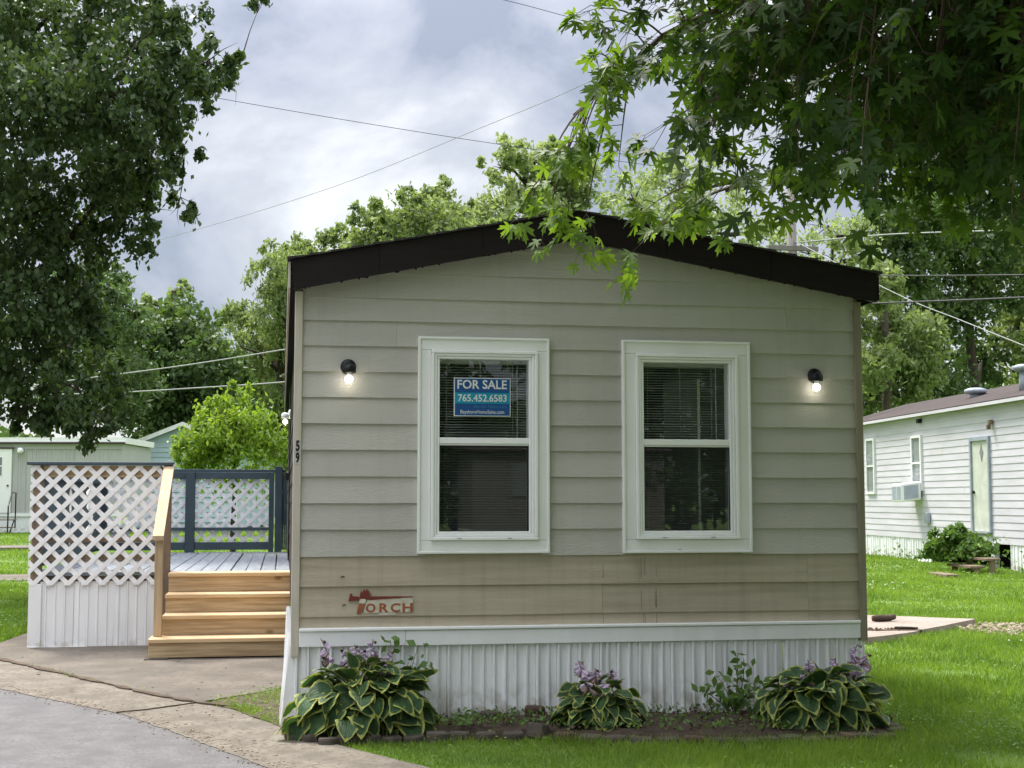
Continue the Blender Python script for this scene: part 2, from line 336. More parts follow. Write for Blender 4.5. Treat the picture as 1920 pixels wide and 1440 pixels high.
class MB:
    def __init__(self):
        self.v = []; self.f = []; self.mi = []; self.cur = 0

    def add(self, vs, fs):
        b = len(self.v)
        self.v += [tuple(p) for p in vs]
        for f in fs:
            self.f.append([i + b for i in f]); self.mi.append(self.cur)
        return self

    def box(self, x0, x1, y0, y1, z0, z1):
        return self.add([(x0, y0, z0), (x1, y0, z0), (x1, y1, z0), (x0, y1, z0), (x0, y0, z1), (x1, y0, z1), (x1, y1, z1), (x0, y1, z1)],
                        [(0, 3, 2, 1), (4, 5, 6, 7), (0, 1, 5, 4), (1, 2, 6, 5), (2, 3, 7, 6), (3, 0, 4, 7)])

    def bbox(self, x0, x1, y0, y1, z0, z1, b=0.004):
        """box with bevelled edges along its length directions"""
        b = min(b, (x1 - x0) * .3, (y1 - y0) * .3, (z1 - z0) * .3)
        vs = []
        for sz, z, zi in ((0, z0, z0 + b), (1, z1, z1 - b)):
            pass
        ring = [(x0 + b, y0), (x1 - b, y0), (x1, y0 + b), (x1, y1 - b), (x1 - b, y1), (x0 + b, y1), (x0, y1 - b), (x0, y0 + b)]
        ins = [(x0 + b, y0 + b), (x1 - b, y0 + b), (x1 - b, y0 + b), (x1 - b, y1 - b), (x1 - b, y1 - b), (x0 + b, y1 - b), (x0 + b, y1 - b), (x0 + b, y0 + b)]
        vs = [(x, y, z0) for x, y in ins] + [(x, y, z0 + b) for x, y in ring] + [(x, y, z1 - b) for x, y in ring] + [(x, y, z1) for x, y in ins]
        fs = [(0, 5, 3, 1), (24, 25, 27, 29)]
        for k in range(3):
            for i in range(8):
                j = (i + 1) % 8
                a = k * 8
                if k == 0 and ins[i] == ins[j]:
                    fs.append((a + i, a + 8 + j, a + 8 + i)) if False else fs.append((a + i, a + 8 + j, a + 8 + i))
                elif k == 2 and ins[i] == ins[j]:
                    fs.append((a + i, a + j, a + 8 + i))
                else:
                    fs.append((a + i, a + j, a + 8 + j, a + 8 + i))
        return self.add(vs, fs)

    def prism(self, poly, fn0, fn1):
        """poly list of 2D points; fn0/fn1 map a 2D point to the two caps"""
        n = len(poly)
        vs = [fn0(*p) for p in poly] + [fn1(*p) for p in poly]
        fs = [tuple(range(n)), tuple(range(2 * n - 1, n - 1, -1))]
        for i in range(n):
            j = (i + 1) % n
            fs.append((j, i, i + n, j + n))
        return self.add(vs, fs)

    def xz(self, poly, y0, y1):
        return self.prism(poly, lambda x, z: (x, y0, z), lambda x, z: (x, y1, z))

    def xy(self, poly, z0, z1):
        return self.prism(poly, lambda x, y: (x, y, z1), lambda x, y: (x, y, z0))

    def tube(self, pts, rad, n=6, cap=True):
        pts = [Vector(p) for p in pts]
        if not hasattr(rad, '__len__'):
            rad = [rad] * len(pts)
        vs, fs = [], []
        pu = None
        for i, p in enumerate(pts):
            d = (pts[min(i + 1, len(pts) - 1)] - pts[max(i - 1, 0)])
            if d.length < 1e-9:
                d = Vector((0, 0, 1))
            d.normalize()
            u = pu - d * pu.dot(d) if pu else d.cross(Vector((0.31, 0.17, 0.93)))
            if u.length < 1e-4:
                u = d.cross(Vector((1, 0, 0)))
            u.normalize(); pu = u
            v = d.cross(u)
            for k in range(n):
                a = 2 * math.pi * k / n
                vs.append(p + (u * math.cos(a) + v * math.sin(a)) * rad[i])
        for i in range(len(pts) - 1):
            for k in range(n):
                k2 = (k + 1) % n
                fs.append((i * n + k, i * n + k2, (i + 1) * n + k2, (i + 1) * n + k))
        if cap:
            fs.append(tuple(range(n - 1, -1, -1)))
            fs.append(tuple(range((len(pts) - 1) * n, len(pts) * n)))
        return self.add(vs, fs)

    def lathe(self, prof, o, n=16, axis='z'):
        """prof: (r, h) pairs along the axis from origin o"""
        vs, fs = [], []
        for r, h in prof:
            for k in range(n):
                a = 2 * math.pi * k / n
                q = (r * math.cos(a), r * math.sin(a), h)
                if axis == 'y':
                    q = (q[0], -q[2], q[1])
                vs.append((o[0] + q[0], o[1] + q[1], o[2] + q[2]))
        for i in range(len(prof) - 1):
            for k in range(n):
                k2 = (k + 1) % n
                fs.append((i * n + k, i * n + k2, (i + 1) * n + k2, (i + 1) * n + k))
        fs.append(tuple(range(n - 1, -1, -1)))
        fs.append(tuple(range((len(prof) - 1) * n, len(prof) * n)))
        return self.add(vs, fs)

    def mesh(self, name, mats, off=(0, 0, 0), smooth=False):
        me = bpy.data.meshes.new(name)
        me.from_pydata([(p[0] - off[0], p[1] - off[1], p[2] - off[2]) for p in self.v], [], self.f)
        for m in (mats if isinstance(mats, (list, tuple)) else [mats]):
            me.materials.append(M[m])
        if len(me.materials) > 1:
            me.polygons.foreach_set('material_index', self.mi)
        if smooth:
            me.shade_smooth()
        me.update()
        return me


def obj(name, mb, mats, parent=None, smooth=False, kind=None, label=None, cat=None, group=None):
    off = OFF.get(parent.name, (0, 0, 0)) if parent else (0, 0, 0)
    me = mb.mesh(name, mats, off, smooth) if isinstance(mb, MB) else mb
    o = bpy.data.objects.new(name, me)
    COL.objects.link(o)
    if parent:
        o.parent = parent
        OFF[o.name] = off
    tag(o, label, cat, group, kind)
    return o


def tag(o, label=None, cat=None, group=None, kind=None):
    if label: o['label'] = label
    if cat: o['category'] = cat
    if group: o['group'] = group
    if kind: o['kind'] = kind
    return o


def thing(name, loc, label, cat, group=None, rz=0.0, local=False):
    o = bpy.data.objects.new(name, None)
    COL.objects.link(o)
    o.location = loc
    o.rotation_euler = (0, 0, rz)
    o.empty_display_size = 0.2
    OFF[o.name] = (0, 0, 0) if local else tuple(loc)
    return tag(o, label, cat, group)


def np_mesh(name, V, F, mats, var=None, vattr='var', smooth=False):
    V = np.asarray(V, np.float32); F = np.asarray(F, np.int32)
    me = bpy.data.meshes.new(name)
    k = F.shape[1]
    me.vertices.add(len(V)); me.vertices.foreach_set('co', V.ravel())
    me.loops.add(F.size); me.loops.foreach_set('vertex_index', F.ravel())
    me.polygons.add(len(F))
    me.polygons.foreach_set('loop_start', np.arange(0, F.size, k, dtype=np.int32))
    me.update(calc_edges=True)
    for m in (mats if isinstance(mats, (list, tuple)) else [mats]):
        me.materials.append(M[m])
    if var is not None:
        a = me.attributes.new(vattr, 'FLOAT', 'FACE')
        a.data.foreach_set('value', np.asarray(var, np.float32))
    if smooth:
        me.shade_smooth()
    return me


def clip(poly, a, b, c):
    """keep a*x+b*y<=c"""
    res = []
    n = len(poly)
    for i in range(n):
        p, q = poly[i], poly[(i + 1) % n]
        dp = a * p[0] + b * p[1] - c; dq = a * q[0] + b * q[1] - c
        if dp <= 0: res.append(p)
        if (dp < 0 < dq) or (dq < 0 < dp):
            t = dp / (dp - dq)
            res.append((p[0] + (q[0] - p[0]) * t, p[1] + (q[1] - p[1]) * t))
    return res


def text_mb(body, x0, x1, z0, z1, y, depth=0.0015, bold=0.0, keep=False):
    c = bpy.data.curves.new('t', 'FONT')
    c.body = body
    c.offset = bold
    c.resolution_u = 3
    o = bpy.data.objects.new('t', c)
    COL.objects.link(o)
    dg = bpy.context.evaluated_depsgraph_get()
    me = bpy.data.meshes.new_from_object(o.evaluated_get(dg))
    v = np.array([q.co[:] for q in me.vertices])
    mn, mxx = v.min(0), v.max(0)
    sx = (x1 - x0) / (mxx[0] - mn[0]); sz = (z1 - z0) / (mxx[1] - mn[1])
    if keep: sx = sz = min(sx, sz)
    mb = MB()
    fs = [list(p.vertices) for p in me.polygons]
    front = [(x0 + (q[0] - mn[0]) * sx, y - depth, z0 + (q[1] - mn[1]) * sz) for q in v]
    back = [(p[0], y, p[2]) for p in front]
    mb.add(front, fs)
    nb = len(front)
    cnt = {}
    for f in fs:
        for i in range(len(f)):
            a_, b_ = f[i], f[(i + 1) % len(f)]
            cnt[(a_, b_)] = 1
    side = [(b_, a_, a_ + nb, b_ + nb) for (a_, b_) in cnt if (b_, a_) not in cnt]
    mb.v += back
    for s in side:
        mb.f.append(list(s)); mb.mi.append(0)
    bpy.data.objects.remove(o); bpy.data.curves.remove(c); bpy.data.meshes.remove(me)
    return mb


def struct(name, mb, mats, smooth=False, label=None):
    return obj(name, mb, mats, None, smooth, kind='structure', label=label)

# ================================================================ the setting
def sst(a, b, x):
    t = np.clip((x - a) / (b - a), 0, 1)
    return t * t * (3 - 2 * t)


def gz(x, y):
    return 0.40 * sst(19, 35, y) * sst(4, -2, x)


xs = np.array([-500, -200, -90, -50] + list(np.arange(-34, 36, 2.0)) + [50, 90, 200, 500])
ys = np.array([-500, -200, -90, -50] + list(np.arange(-34, 62, 2.0)) + [80, 120, 250, 600])
gx, gy = np.meshgrid(xs, ys)
gv = np.stack([gx.ravel(), gy.ravel(), gz(gx.ravel(), gy.ravel())], 1)
nx = len(xs)
gf = [(j * nx + i, j * nx + i + 1, (j + 1) * nx + i + 1, (j + 1) * nx + i) for j in range(len(ys) - 1) for i in range(nx - 1)]
struct('ground', np_mesh('ground', gv, gf, 'ground', smooth=True), 'ground')


def wob(pts, step=0.12, amp=0.015, seed=1):
    """resample a polyline with a slightly ragged edge"""
    r = random.Random(seed)
    o = []
    for (a, b) in zip(pts[:-1], pts[1:]):
        n = max(1, int(math.dist(a, b) / step))
        for k in range(n):
            t = k / n
            o.append((a[0] + (b[0] - a[0]) * t + r.uniform(-amp, amp), a[1] + (b[1] - a[1]) * t + r.uniform(-amp, amp)))
    o.append(pts[-1])
    return o


ROAD_EDGE = [(-7.0, 11.0), (-4.6, 6.2), (-2.07, 2.05), (-1.02, 0.62), (-0.55, -0.35), (-0.16, -1.22), (0.5, -2.6), (1.8, -4.4), (4.5, -6.8), (10, -9.6), (26, -14)]
JOINT = [(-7.2, 13.5), (-3.6, 6.0), (-2.44, 3.97), (-0.895, 1.44), (-0.40, 0.81), (0.007, -0.167), (0.28, -0.72), (0.648, -1.352), (1.15, -2.3), (2.4, -3.9), (5.2, -6.1), (10.4, -8.7), (26, -13)]
road_e = wob(ROAD_EDGE, 0.1, 0.012, 3)
joint_e = wob(JOINT, 0.15, 0.008, 4)
mb = MB(); mb.xy([(26, -24), (6, -20), (-8, -12), (-14, 2), (-12, 14)] + road_e, -0.08, 0.008)
struct('road', mb, 'asphalt')
mb = MB(); mb.xy(list(reversed([(p[0] - 0.25, p[1] - 0.2) for p in ROAD_EDGE])) + joint_e, -0.08, 0.004)
# the tan edge lies a little below the asphalt, under its ragged lip
mb2 = MB()
ra = wob([(p[0], p[1]) for p in ROAD_EDGE], 0.1, 0.012, 3)
mb2.xy(list(reversed(ra)) + joint_e, -0.07, 0.012)
struct('driveway_edge', mb2, 'apron')
pad = [(-2.40, 3.93), (-0.915, 1.50), (-0.62, 1.10), (-0.166, 1.589), (0.02, 1.85), (0.02, 5.2), (-2.2, 6.6), (-2.62, 6.6), (-2.75, 5.05), (-3.5, 5.8)]
mb = MB(); mb.xy(list(reversed(wob([pad[-1]] + pad[:-1], 0.2, 0.006, 9))), -0.05, 0.018)
struct('concrete_pad', mb, 'concrete')
# dirt collected along the open joint
jr = random.Random(2)
pts = wob([(-2.6, 4.26), (-2.42, 3.95), (-0.905, 1.47), (-0.60, 1.08), (-0.36, 0.86)], 0.08, 0.006, 6)
lft = []; rgt = []
for i, p in enumerate(pts):
    ww = max(0.004, 0.02 + jr.uniform(-0.012, 0.03) - 0.012 * (i > len(pts) * .55))
    lft.append((p[0] - ww * .86, p[1] - ww * .5)); rgt.append((p[0] + ww * .86, p[1] + ww * .5))
mb = MB(); mb.xy(lft + list(reversed(rgt)), 0.0, 0.023)
struct('joint_dirt', mb, 'dirt')
mb = MB(); mb.xy(wob([(-0.58, 1.08), (-0.40, 0.83), (0.01, -0.15), (0.05, 1.8), (-0.15, 1.60), (-0.58, 1.08)], 0.08, 0.02, 5), -0.04, 0.015)
struct('dirt_patch', mb, 'dirt')
# hairline cracks
for nm, cp in (('crack', [(-1.10, 0.72), (-0.80, 0.93), (-0.63, 1.09)]), ):
    cpts = wob(cp, 0.06, 0.012, 8)
    mb = MB(); mb.xy([(p[0] - .002, p[1] - .002) for p in cpts] + [(p[0] + .002, p[1] + .002) for p in reversed(cpts)], 0.0, 0.0205)
    struct(nm, mb, 'dirt')
# planting bed
BED = [(-0.06, 0.05), (0.02, -0.25), (0.2, -0.56), (0.94, -0.53), (1.40, -0.60), (1.94, -0.82), (2.52, -0.97), (3.0, -1.0), (3.40, -0.96), (3.52, -0.7), (3.54, 0.05)]
bx, by = [], []
bm_ = MB()
nu, nv = 60, 12
fr = random.Random(5)
ring = BED
def bed_front(x):
    for a, b in zip(BED[2:9], BED[3:10]):
        if a[0] <= x <= b[0]:
            return a[1] + (b[1] - a[1]) * (x - a[0]) / (b[0] - a[0])
    return -0.25 if x < 0.2 else -0.7
vv = []
for j in range(nv + 1):
    for i in range(nu + 1):
        x = -0.05 + 3.56 * i / nu
        y = 0.05 + (bed_front(x) - 0.05) * j / nv
        z = 0.03 + 0.035 * math.sin(math.pi * min(1, j / nv)) + fr.uniform(-0.008, 0.012)
        if j == nv: z = -0.01
        vv.append((x, y, z))
bm_.add(vv, [(j * (nu + 1) + i, j * (nu + 1) + i + 1, (j + 1) * (nu + 1) + i + 1, (j + 1) * (nu + 1) + i)[::-1] for j in range(nv) for i in range(nu)])
struct('planting_bed', bm_, 'soil')
# slab and path beyond
mb = MB(); mb.xy(wob([(3.9, 4.7), (5.47, 4.05), (5.75, 4.2), (6.03, 4.40), (7.49, 5.80), (6.52, 6.52), (3.9, 8.2), (3.9, 4.7)], 0.25, 0.01, 4), -0.05, 0.07)
struct('concrete_slab', mb, 'slab')
mb = MB(); mb.xy(list(reversed(wob([(4.4, 5.3), (5.65, 4.68), (6.30, 4.62), (6.33, 4.68), (5.7, 4.78), (4.4, 5.38), (4.4, 5.3)], 0.08, 0.015, 4))), 0.0, 0.076)
struct('slab_crack_dirt', mb, 'dirt')
mb = MB(); mb.xy([(-14, 16.4), (-3.2, 16.3), (-3.2, 18.4), (-14, 18.5)], -0.05, 0.012)
struct('far_path', mb, 'concrete')
mb = MB(); mb.xy([(-24, 26.5), (-3.2, 26.3), (-3.2, 28.5), (-24, 28.7)], -0.05, 0.25)
struct('far_lane', mb, 'apron')

# ================================================================ the home for sale
home = thing('mobile_home', (0, 0, 0), 'sage grey lap-sided mobile home with two white windows and dark brown gable fascia', 'mobile home')
ZE_L, ZE_R, ZA, XA = 2.836, 2.846, 3.198, 1.745
SL = (ZA - ZE_L) / (XA + 0.04)
SR = (ZA - ZE_R) / (3.748 - XA)
W1 = dict(c=(0.748, 1.578, 1.044, 2.392), f=(0.828, 1.502, 1.126, 2.308), g=(0.882, 1.446, 1.176, 2.260))
W2 = dict(c=(2.052, 2.900, 1.040, 2.395), f=(2.136, 2.814, 1.126, 2.308), g=(2.190, 2.760, 1.174, 2.260))

# sheathing with openings, side and end walls
mb = MB()
zs0, zs1 = 0.5, 2.66
mb.box(0.0, W1['f'][0], 0, .09, zs0, zs1); mb.box(W1['f'][1], W2['f'][0], 0, .09, zs0, zs1); mb.box(W2['f'][1], 3.66, 0, .09, zs0, zs1)
for W in (W1, W2):
    mb.box(W['f'][0], W['f'][1], 0, .09, zs0, W['f'][2]); mb.box(W['f'][0], W['f'][1], 0, .09, W['f'][3], zs1)
mb.xz([(0, 2.661), (3.66, 2.661), (3.66, 2.70), (XA, 3.08), (0, 2.70)], 0, .09)
obj('front_wall', mb, 'interior', home)
mb = MB(); mb.box(0.016, .09, .0905, 14, .5, 2.69)
obj('side_wall', mb, ['fascia'], home)
mb = MB()
mb.box(3.57, 3.66, .0905, .7, .5, 2.69); mb.box(3.57, 3.66, 2.3, 14, .5, 2.69); mb.box(3.57, 3.66, .7, 2.3, .5, 1.15); mb.box(3.57, 3.66, .7, 2.3, 2.35, 2.69)
obj('side_wall', mb, ['trim_tan'], home)
mb = MB(); mb.box(0.091, 3.569, 13.9, 13.99, .5, 2.69)
obj('rear_wall', mb, 'siding', home)
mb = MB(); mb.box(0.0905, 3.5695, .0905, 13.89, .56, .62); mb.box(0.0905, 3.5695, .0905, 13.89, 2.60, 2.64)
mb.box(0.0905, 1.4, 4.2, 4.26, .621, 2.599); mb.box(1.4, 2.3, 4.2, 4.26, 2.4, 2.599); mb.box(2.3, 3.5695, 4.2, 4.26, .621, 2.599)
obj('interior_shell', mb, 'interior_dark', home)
mb = MB(); mb.box(3.60, 3.62, .7, 2.3, 1.15, 1.19); mb.box(3.60, 3.62, .7, 2.3, 2.31, 2.35); mb.box(3.60, 3.62, .7, .74, 1.19, 2.31); mb.box(3.60, 3.62, 2.26, 2.3, 1.19, 2.31)
obj('added_side_window', mb, 'vinyl', home)  # unseen window, added so daylight reaches the closet door
mb = MB(); mb.xy([(2.74, 1.45), (2.92, 1.18), (2.945, 1.195), (2.765, 1.465)], .63, 2.26)
obj('closet_door', mb, 'vinyl', home)

# dark lap boards and a door on the deck side
for k_ in range(13):
    z0_ = .53 + k_ * .165
    mb = MB()
    mb.prism([(.125, z0_), (13.98, z0_), (13.98, min(2.69, z0_ + .175)), (.125, min(2.69, z0_ + .175))], lambda y, z: (.004 + (z - z0_) * .05, y, z), lambda y, z: (.0155, y, z))
    obj('side_board', mb, 'side_brown', home)
mb = MB(); mb.bbox(-.006, .0035, 7.0, 7.9, .72, 2.62, .003)
sdoor = obj('side_door', mb, 'side_brown', home)
mb = MB(); mb.bbox(-.040, -.0065, 7.05, 7.09, 1.60, 1.68, .004)
obj('door_handle', mb, 'black', sdoor)
# lap siding, board by board
rows = [0.595, 0.667, 0.850, 1.030, 1.194, 1.356, 1.519, 1.682, 1.845, 2.006, 2.167, 2.327, 2.484, 2.630, 2.786, 2.945, 3.10]
joints = {0: [3.28], 1: [1.92, 3.28], 2: [3.28], 11: [0.612], 12: [3.165], 13: [0.494]}
brd = random.Random(4)
for i in range(len(rows) - 1):
    z0, z1 = rows[i], rows[i + 1]
    segs = [(0.032, 3.630)]
    if 3 <= i <= 10:
        segs = [(0.032, 0.80), (1.53, 2.11), (2.84, 3.630)]
    for jx in joints.get(i, []):
        segs = [s for a, b in segs for s in (((a, jx - .0008), (jx + .0008, b)) if a < jx < b else ((a, b),))]
    for a, b in segs:
        poly = [(a, z0), (b, z0), (b, z1 + 0.012), (a, z1 + 0.012)]
        poly = clip(poly, -SL, 1, ZE_L + SL * 0.04 - 0.10)
        if poly: poly = clip(poly, SR, 1, ZE_R + SR * 3.748 - 0.10)
        if len(poly) < 3: continue
        th = 0.019 + brd.uniform(-.0012, .0012)
        mb = MB()
        fy = lambda x, z: (x, -th + (z - z0) * (th - 0.004) / (z1 + 0.012 - z0), z)
        if len(poly) == 4 and sorted(poly) == sorted([(a, z0), (b, z0), (b, z1 + 0.012), (a, z1 + 0.012)]):      # a straight board, very slightly wavy
            ns_ = max(1, round((b - a) / .42))
            vs_ = []
            for q in range(ns_ + 1):
                x = a + (b - a) * q / ns_
                jz, jy = brd.uniform(-.0016, .0016), brd.uniform(-.0012, .0012)
                p0, p1 = fy(x, z0), fy(x, z1 + .012)
                vs_ += [(x, p0[1] + jy, z0 + jz), (x, p1[1], p1[2]), (x, -.0005, z1 + .012), (x, -.0005, z0 + jz)]
            fs_ = []
            for q in range(ns_):
                o_ = q * 4
                for e1, e2 in ((0, 1), (1, 2), (2, 3), (3, 0)):
                    fs_.append((o_ + e1, o_ + 4 + e1, o_ + 4 + e2, o_ + e2))
            fs_ += [(0, 1, 2, 3), (ns_ * 4 + 3, ns_ * 4 + 2, ns_ * 4 + 1, ns_ * 4)]
            mb.add(vs_, fs_)
        else:
            mb.prism(poly, fy, lambda x, z: (x, -0.0005, z))
        low = i <= 2
        obj('siding_board', mb, 'siding_low' if low else 'siding', home, label='weathered tan siding board' if low else None)
# stain lines left on the lower boards
st = random.Random(8)
for k, x in enumerate([2.157, 2.172, 2.184, 2.196, 2.262, 2.27, 1.925]):
    for (za, zb, zt) in ((0.667, 0.850, 0), (0.850, 1.030, 1), (0.597, 0.660, 2)):
        if st.random() < .25: continue
        l0 = za + st.uniform(.01, .05) * (zt < 2); l1 = zb - st.uniform(.01, .06) * (zt < 2)
        mb = MB()
        zr = 0.667 if zt == 0 else (0.85 if zt == 1 else .595)
        h = (0.850 if zt == 0 else 1.03 if zt == 1 else .667) + .012 - zr
        yf = lambda z: -0.0207 + (z - zr) * 0.015 / h
        wd = st.uniform(.0007, .0016)
        mb.add([(x - wd, yf(l0) - .0006, l0), (x + wd, yf(l0) - .0006, l0), (x + wd * .6, yf(l1) - .0006, l1), (x - wd * .6, yf(l1) - .0006, l1)], [(0, 1, 2, 3)])
        obj('stain_line', mb, 'streak', home)

# corner trims and the house number
mb = MB(); mb.bbox(-0.014, 0.034, -0.032, 0.12, 0.43, 2.66, .003)
ct = obj('corner_trim', mb, 'trim_tan', home)
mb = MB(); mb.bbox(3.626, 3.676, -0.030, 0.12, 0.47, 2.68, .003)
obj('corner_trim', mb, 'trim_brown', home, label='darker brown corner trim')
for ch, za, zb in (('5', 1.672, 1.738), ('9', 1.599, 1.665)):
    mb = MB(); mb.bbox(-0.008, 0.030, -0.034, -0.0325, za - .006, zb + .005, .0005)
    pl = obj('number_plate', mb, 'plate', ct, label='white plate with black ' + ch)
    obj('digit', text_mb(ch, 0.0005, 0.0245, za, zb, -0.0345, 0.001, 0.045), 'black', ct)

# base trim band
mb = MB()
mb.bbox(0.0345, 0.68, -0.034, 0.0, 0.487, 0.580, .004)
obj('base_trim', mb, 'skirt', home)
mb = MB(); mb.bbox(0.6815, 3.625, -0.034, 0.0, 0.485, 0.578, .004)
obj('base_trim', mb, 'skirt', home)
mb = MB(); mb.bbox(0.0345, 3.625, -0.047, -0.0005, 0.5805, 0.600, .004)
obj('base_cap', mb, 'vinyl', home)


def ribbed(x0, x1, z0, z1, y, pitch=0.0685, rib=0.020, dep=0.026, lean=0.0, phase=0.0, wobb=0.0, seed=0):
    """a skirting panel: a folded sheet with narrow upright ribs"""
    r = random.Random(seed)
    prof = [(x0, 0.0)]
    x = x0 + phase
    k = 0
    while x + rib < x1:
        if x > x0 + .002:
            d = dep * r.uniform(.8, 1.15)
            sh = 0.010 if k % 2 else 0.0
            prof += [(x, -sh * .0), (x + rib * .25, -d), (x + rib * .7, -d), (x + rib, 0)]
            if k % 2 == 0 and x + rib + .028 < x1:
                prof += [(x + rib + .012, 0), (x + rib + .016, -d * .35), (x + pitch - .004, -d * .35)]
        x += pitch * r.uniform(.97, 1.03); k += 1
    prof.append((x1, 0.0))
    prof.sort()
    m_ = MB()
    n = len(prof)
    vs = []
    for (zz, ll) in ((z0 + r.uniform(-wobb, wobb), lean), (z1, 0.0)):
        vs += [(px + (r.uniform(-.002, .002) if wobb else 0), y + py - ll, zz) for px, py in prof]
    nn = len(vs)
    vs += [(a, b + .004, c) for a, b, c in vs]
    fs = [(i, i + 1, n + i + 1, n + i) for i in range(n - 1)]
    fs += [tuple(nn + q for q in reversed(f)) for f in fs]
    m_.add(vs, fs)
    return m_


sx = [0.0, 0.30, 0.72, 1.14, 1.55, 1.93, 2.28, 2.70, 3.11, 3.45, 3.66]
for i, (a, b) in enumerate(zip(sx[:-1], sx[1:])):
    obj('skirting_panel', ribbed(a + .0005, b - .0005, 0.0, 0.53, 0.006 + .004 * (i % 2), phase=.012, lean=brd.uniform(-.004, .014), wobb=.006, seed=i), 'skirt', home)
# the side skirting kicks outward at its foot
for k in range(5):
    y0_, y1_ = 0.012 + k * .55, 0.012 + (k + 1) * .55 - .004
    p = ribbed(y0_, y1_, 0.0, 0.53, 0.0, phase=.02, seed=40 + k)
    q = MB()
    lean = 0.050 - .008 * k
    q.add([(-0.003 + b - lean * max(0, (0.53 - c) / 0.53) ** .9, a, c) for a, b, c in p.v], p.f)
    obj('skirting_panel', q, 'skirt', home, label='side skirting panel leaning outward')
cv_ = [(-.016 - .052 * max(0, (.53 - z) / .53) ** .9, z) for z in (0, .1, .2, .3, .4, .5)]
mb = MB(); mb.xz(list(reversed(cv_)) + [(0, 0), (.004, .5)], .000, .011)
obj('corner_flashing', mb, 'skirt', home)


# windows
def ring(mb, x0, x1, z0, z1, t, ya, yb, b=.003):
    mb.bbox(x0, x1, ya, yb, z1 - t, z1, b); mb.bbox(x0, x1, ya, yb, z0, z0 + t, b)
    mb.bbox(x0, x0 + t, ya, yb, z0 + t, z1 - t, b); mb.bbox(x1 - t, x1, ya, yb, z0 + t, z1 - t, b)


def window(W, seed):
    c, f, g = W['c'], W['f'], W['g']
    mb = MB()
    ring(mb, f[0], f[1], f[2], f[3], .020, -.062, .088)
    ring(mb, f[0] + .0205, f[1] - .0205, f[2] + .0205, f[3] - .0205, .016, -.054, .08)
    ring(mb, f[0] + .037, f[1] - .037, f[2] + .037, f[3] - .037, g[0] - f[0] - .037, -.046, .07)
    win = obj('window', mb, 'vinyl', home)
    zm = g[2] + (g[3] - g[2]) * .511
    # casing boards
    e = .0015
    for nm, q in (('t', (c[0], c[1], f[3] + e, c[3])), ('b', (c[0], c[1], c[2], f[2] - e)), ('l', (c[0], f[0] - e, f[2], f[3])), ('r', (f[1] + e, c[1], f[2], f[3]))):
        mb = MB(); mb.bbox(q[0], q[1], -.042, -.0045, q[2], q[3], .002)
        t = .016
        if nm == 't': mb.bbox(q[0], q[1], -.052, -.0422, q[3] - t, q[3], .003)
        if nm == 'b': mb.bbox(q[0], q[1], -.052, -.0422, q[2], q[2] + t, .003)
        if nm == 'l': mb.bbox(q[0], q[0] + t, -.052, -.0422, q[2] - .07, q[3] + .07, .003)
        if nm == 'r': mb.bbox(q[1] - t, q[1], -.052, -.0422, q[2] - .07, q[3] + .07, .003)
        obj('casing_board', mb, 'white_paint', win)
    mb = MB(); mb.bbox(g[0] - .002, g[1] + .002, -.040, .03, zm - .006, zm + .032, .003); mb.bbox(g[0] - .002, g[1] + .002, -.033, .02, zm - .016, zm - .0065, .002)
    obj('meeting_rail', mb, 'vinyl', win)
    mb = MB(); mb.box(g[0] - .005, g[1] + .005, -.012, -.008, zm + .03, g[3] + .005)
    obj('pane', mb, 'glass', win)
    mb = MB(); mb.box(g[0] - .005, g[1] + .005, -.024, -.020, g[2] - .005, zm)
    obj('pane', mb, 'glass', win)
    mb = MB(); mb.add([(g[0], .006, g[2]), (g[1], .006, g[2]), (g[1], .006, zm - .01), (g[0], .006, zm - .01)], [(0, 1, 2, 3)])
    sc_ = obj('insect_screen', mb, 'screen', win)
    mb = MB(); ring(mb, g[0] + .0005, g[1] - .0005, g[2] + .0005, zm - .017, .008, -.031, -.027, .001)
    obj('screen_frame', mb, 'black', win)
    # latches on the sill
    for fx in (.22, .78):
        mb = MB()
        xx = g[0] + (g[1] - g[0]) * fx
        mb.bbox(xx - .014, xx + .014, -.066, -.0625, f[2] + .010, f[2] + .016, .001)
        obj('weep_cover', mb, 'pipe_grey', win)
    # mini blind: many thin slats, cords and a wand
    mb = MB()
    r = random.Random(seed)
    z = g[3] - .03
    yb = .085
    while z > g[2] + .01:
        dz = .0035 + r.uniform(-.0012, .0012)
        sag = r.uniform(-.001, .001)
        mb.add([(g[0] - .01, yb - .011, z - dz), ((g[0] + g[1]) / 2, yb - .011, z - dz + sag), (g[1] + .01, yb - .011, z - dz),
                (g[1] + .01, yb, z + .0022), ((g[0] + g[1]) / 2, yb, z + .0022 + sag), (g[0] - .01, yb, z + .0022),
                (g[1] + .01, yb + .011, z + dz), ((g[0] + g[1]) / 2, yb + .011, z + dz + sag), (g[0] - .01, yb + .011, z + dz)],
               [(0, 1, 4, 5), (1, 2, 3, 4), (5, 4, 7, 8), (4, 3, 6, 7)])
        z -= .0165
    for fx in (.10, .48, .85):
        xx = g[0] + (g[1] - g[0]) * fx
        mb.box(xx - .0012, xx + .0012, yb - .014, yb - .0125, g[2], g[3])
    xx = g[0] + (g[1] - g[0]) * .90
    mb.tube([(xx, yb - .02, g[3] - .03), (xx, yb - .02, zm - .05)], .003, 5)
    mb.bbox(g[0] - .01, g[1] + .01, yb - .014, yb + .014, g[3] - .025, g[3] + .01, .002)
    mb.bbox(g[0] - .01, g[1] + .01, yb - .012, yb + .012, g[2] - .012, g[2] + .003, .002)
    obj('blind', mb, 'blind', win, kind='stuff')
    return win


window(W1, 1)
window(W2, 2)

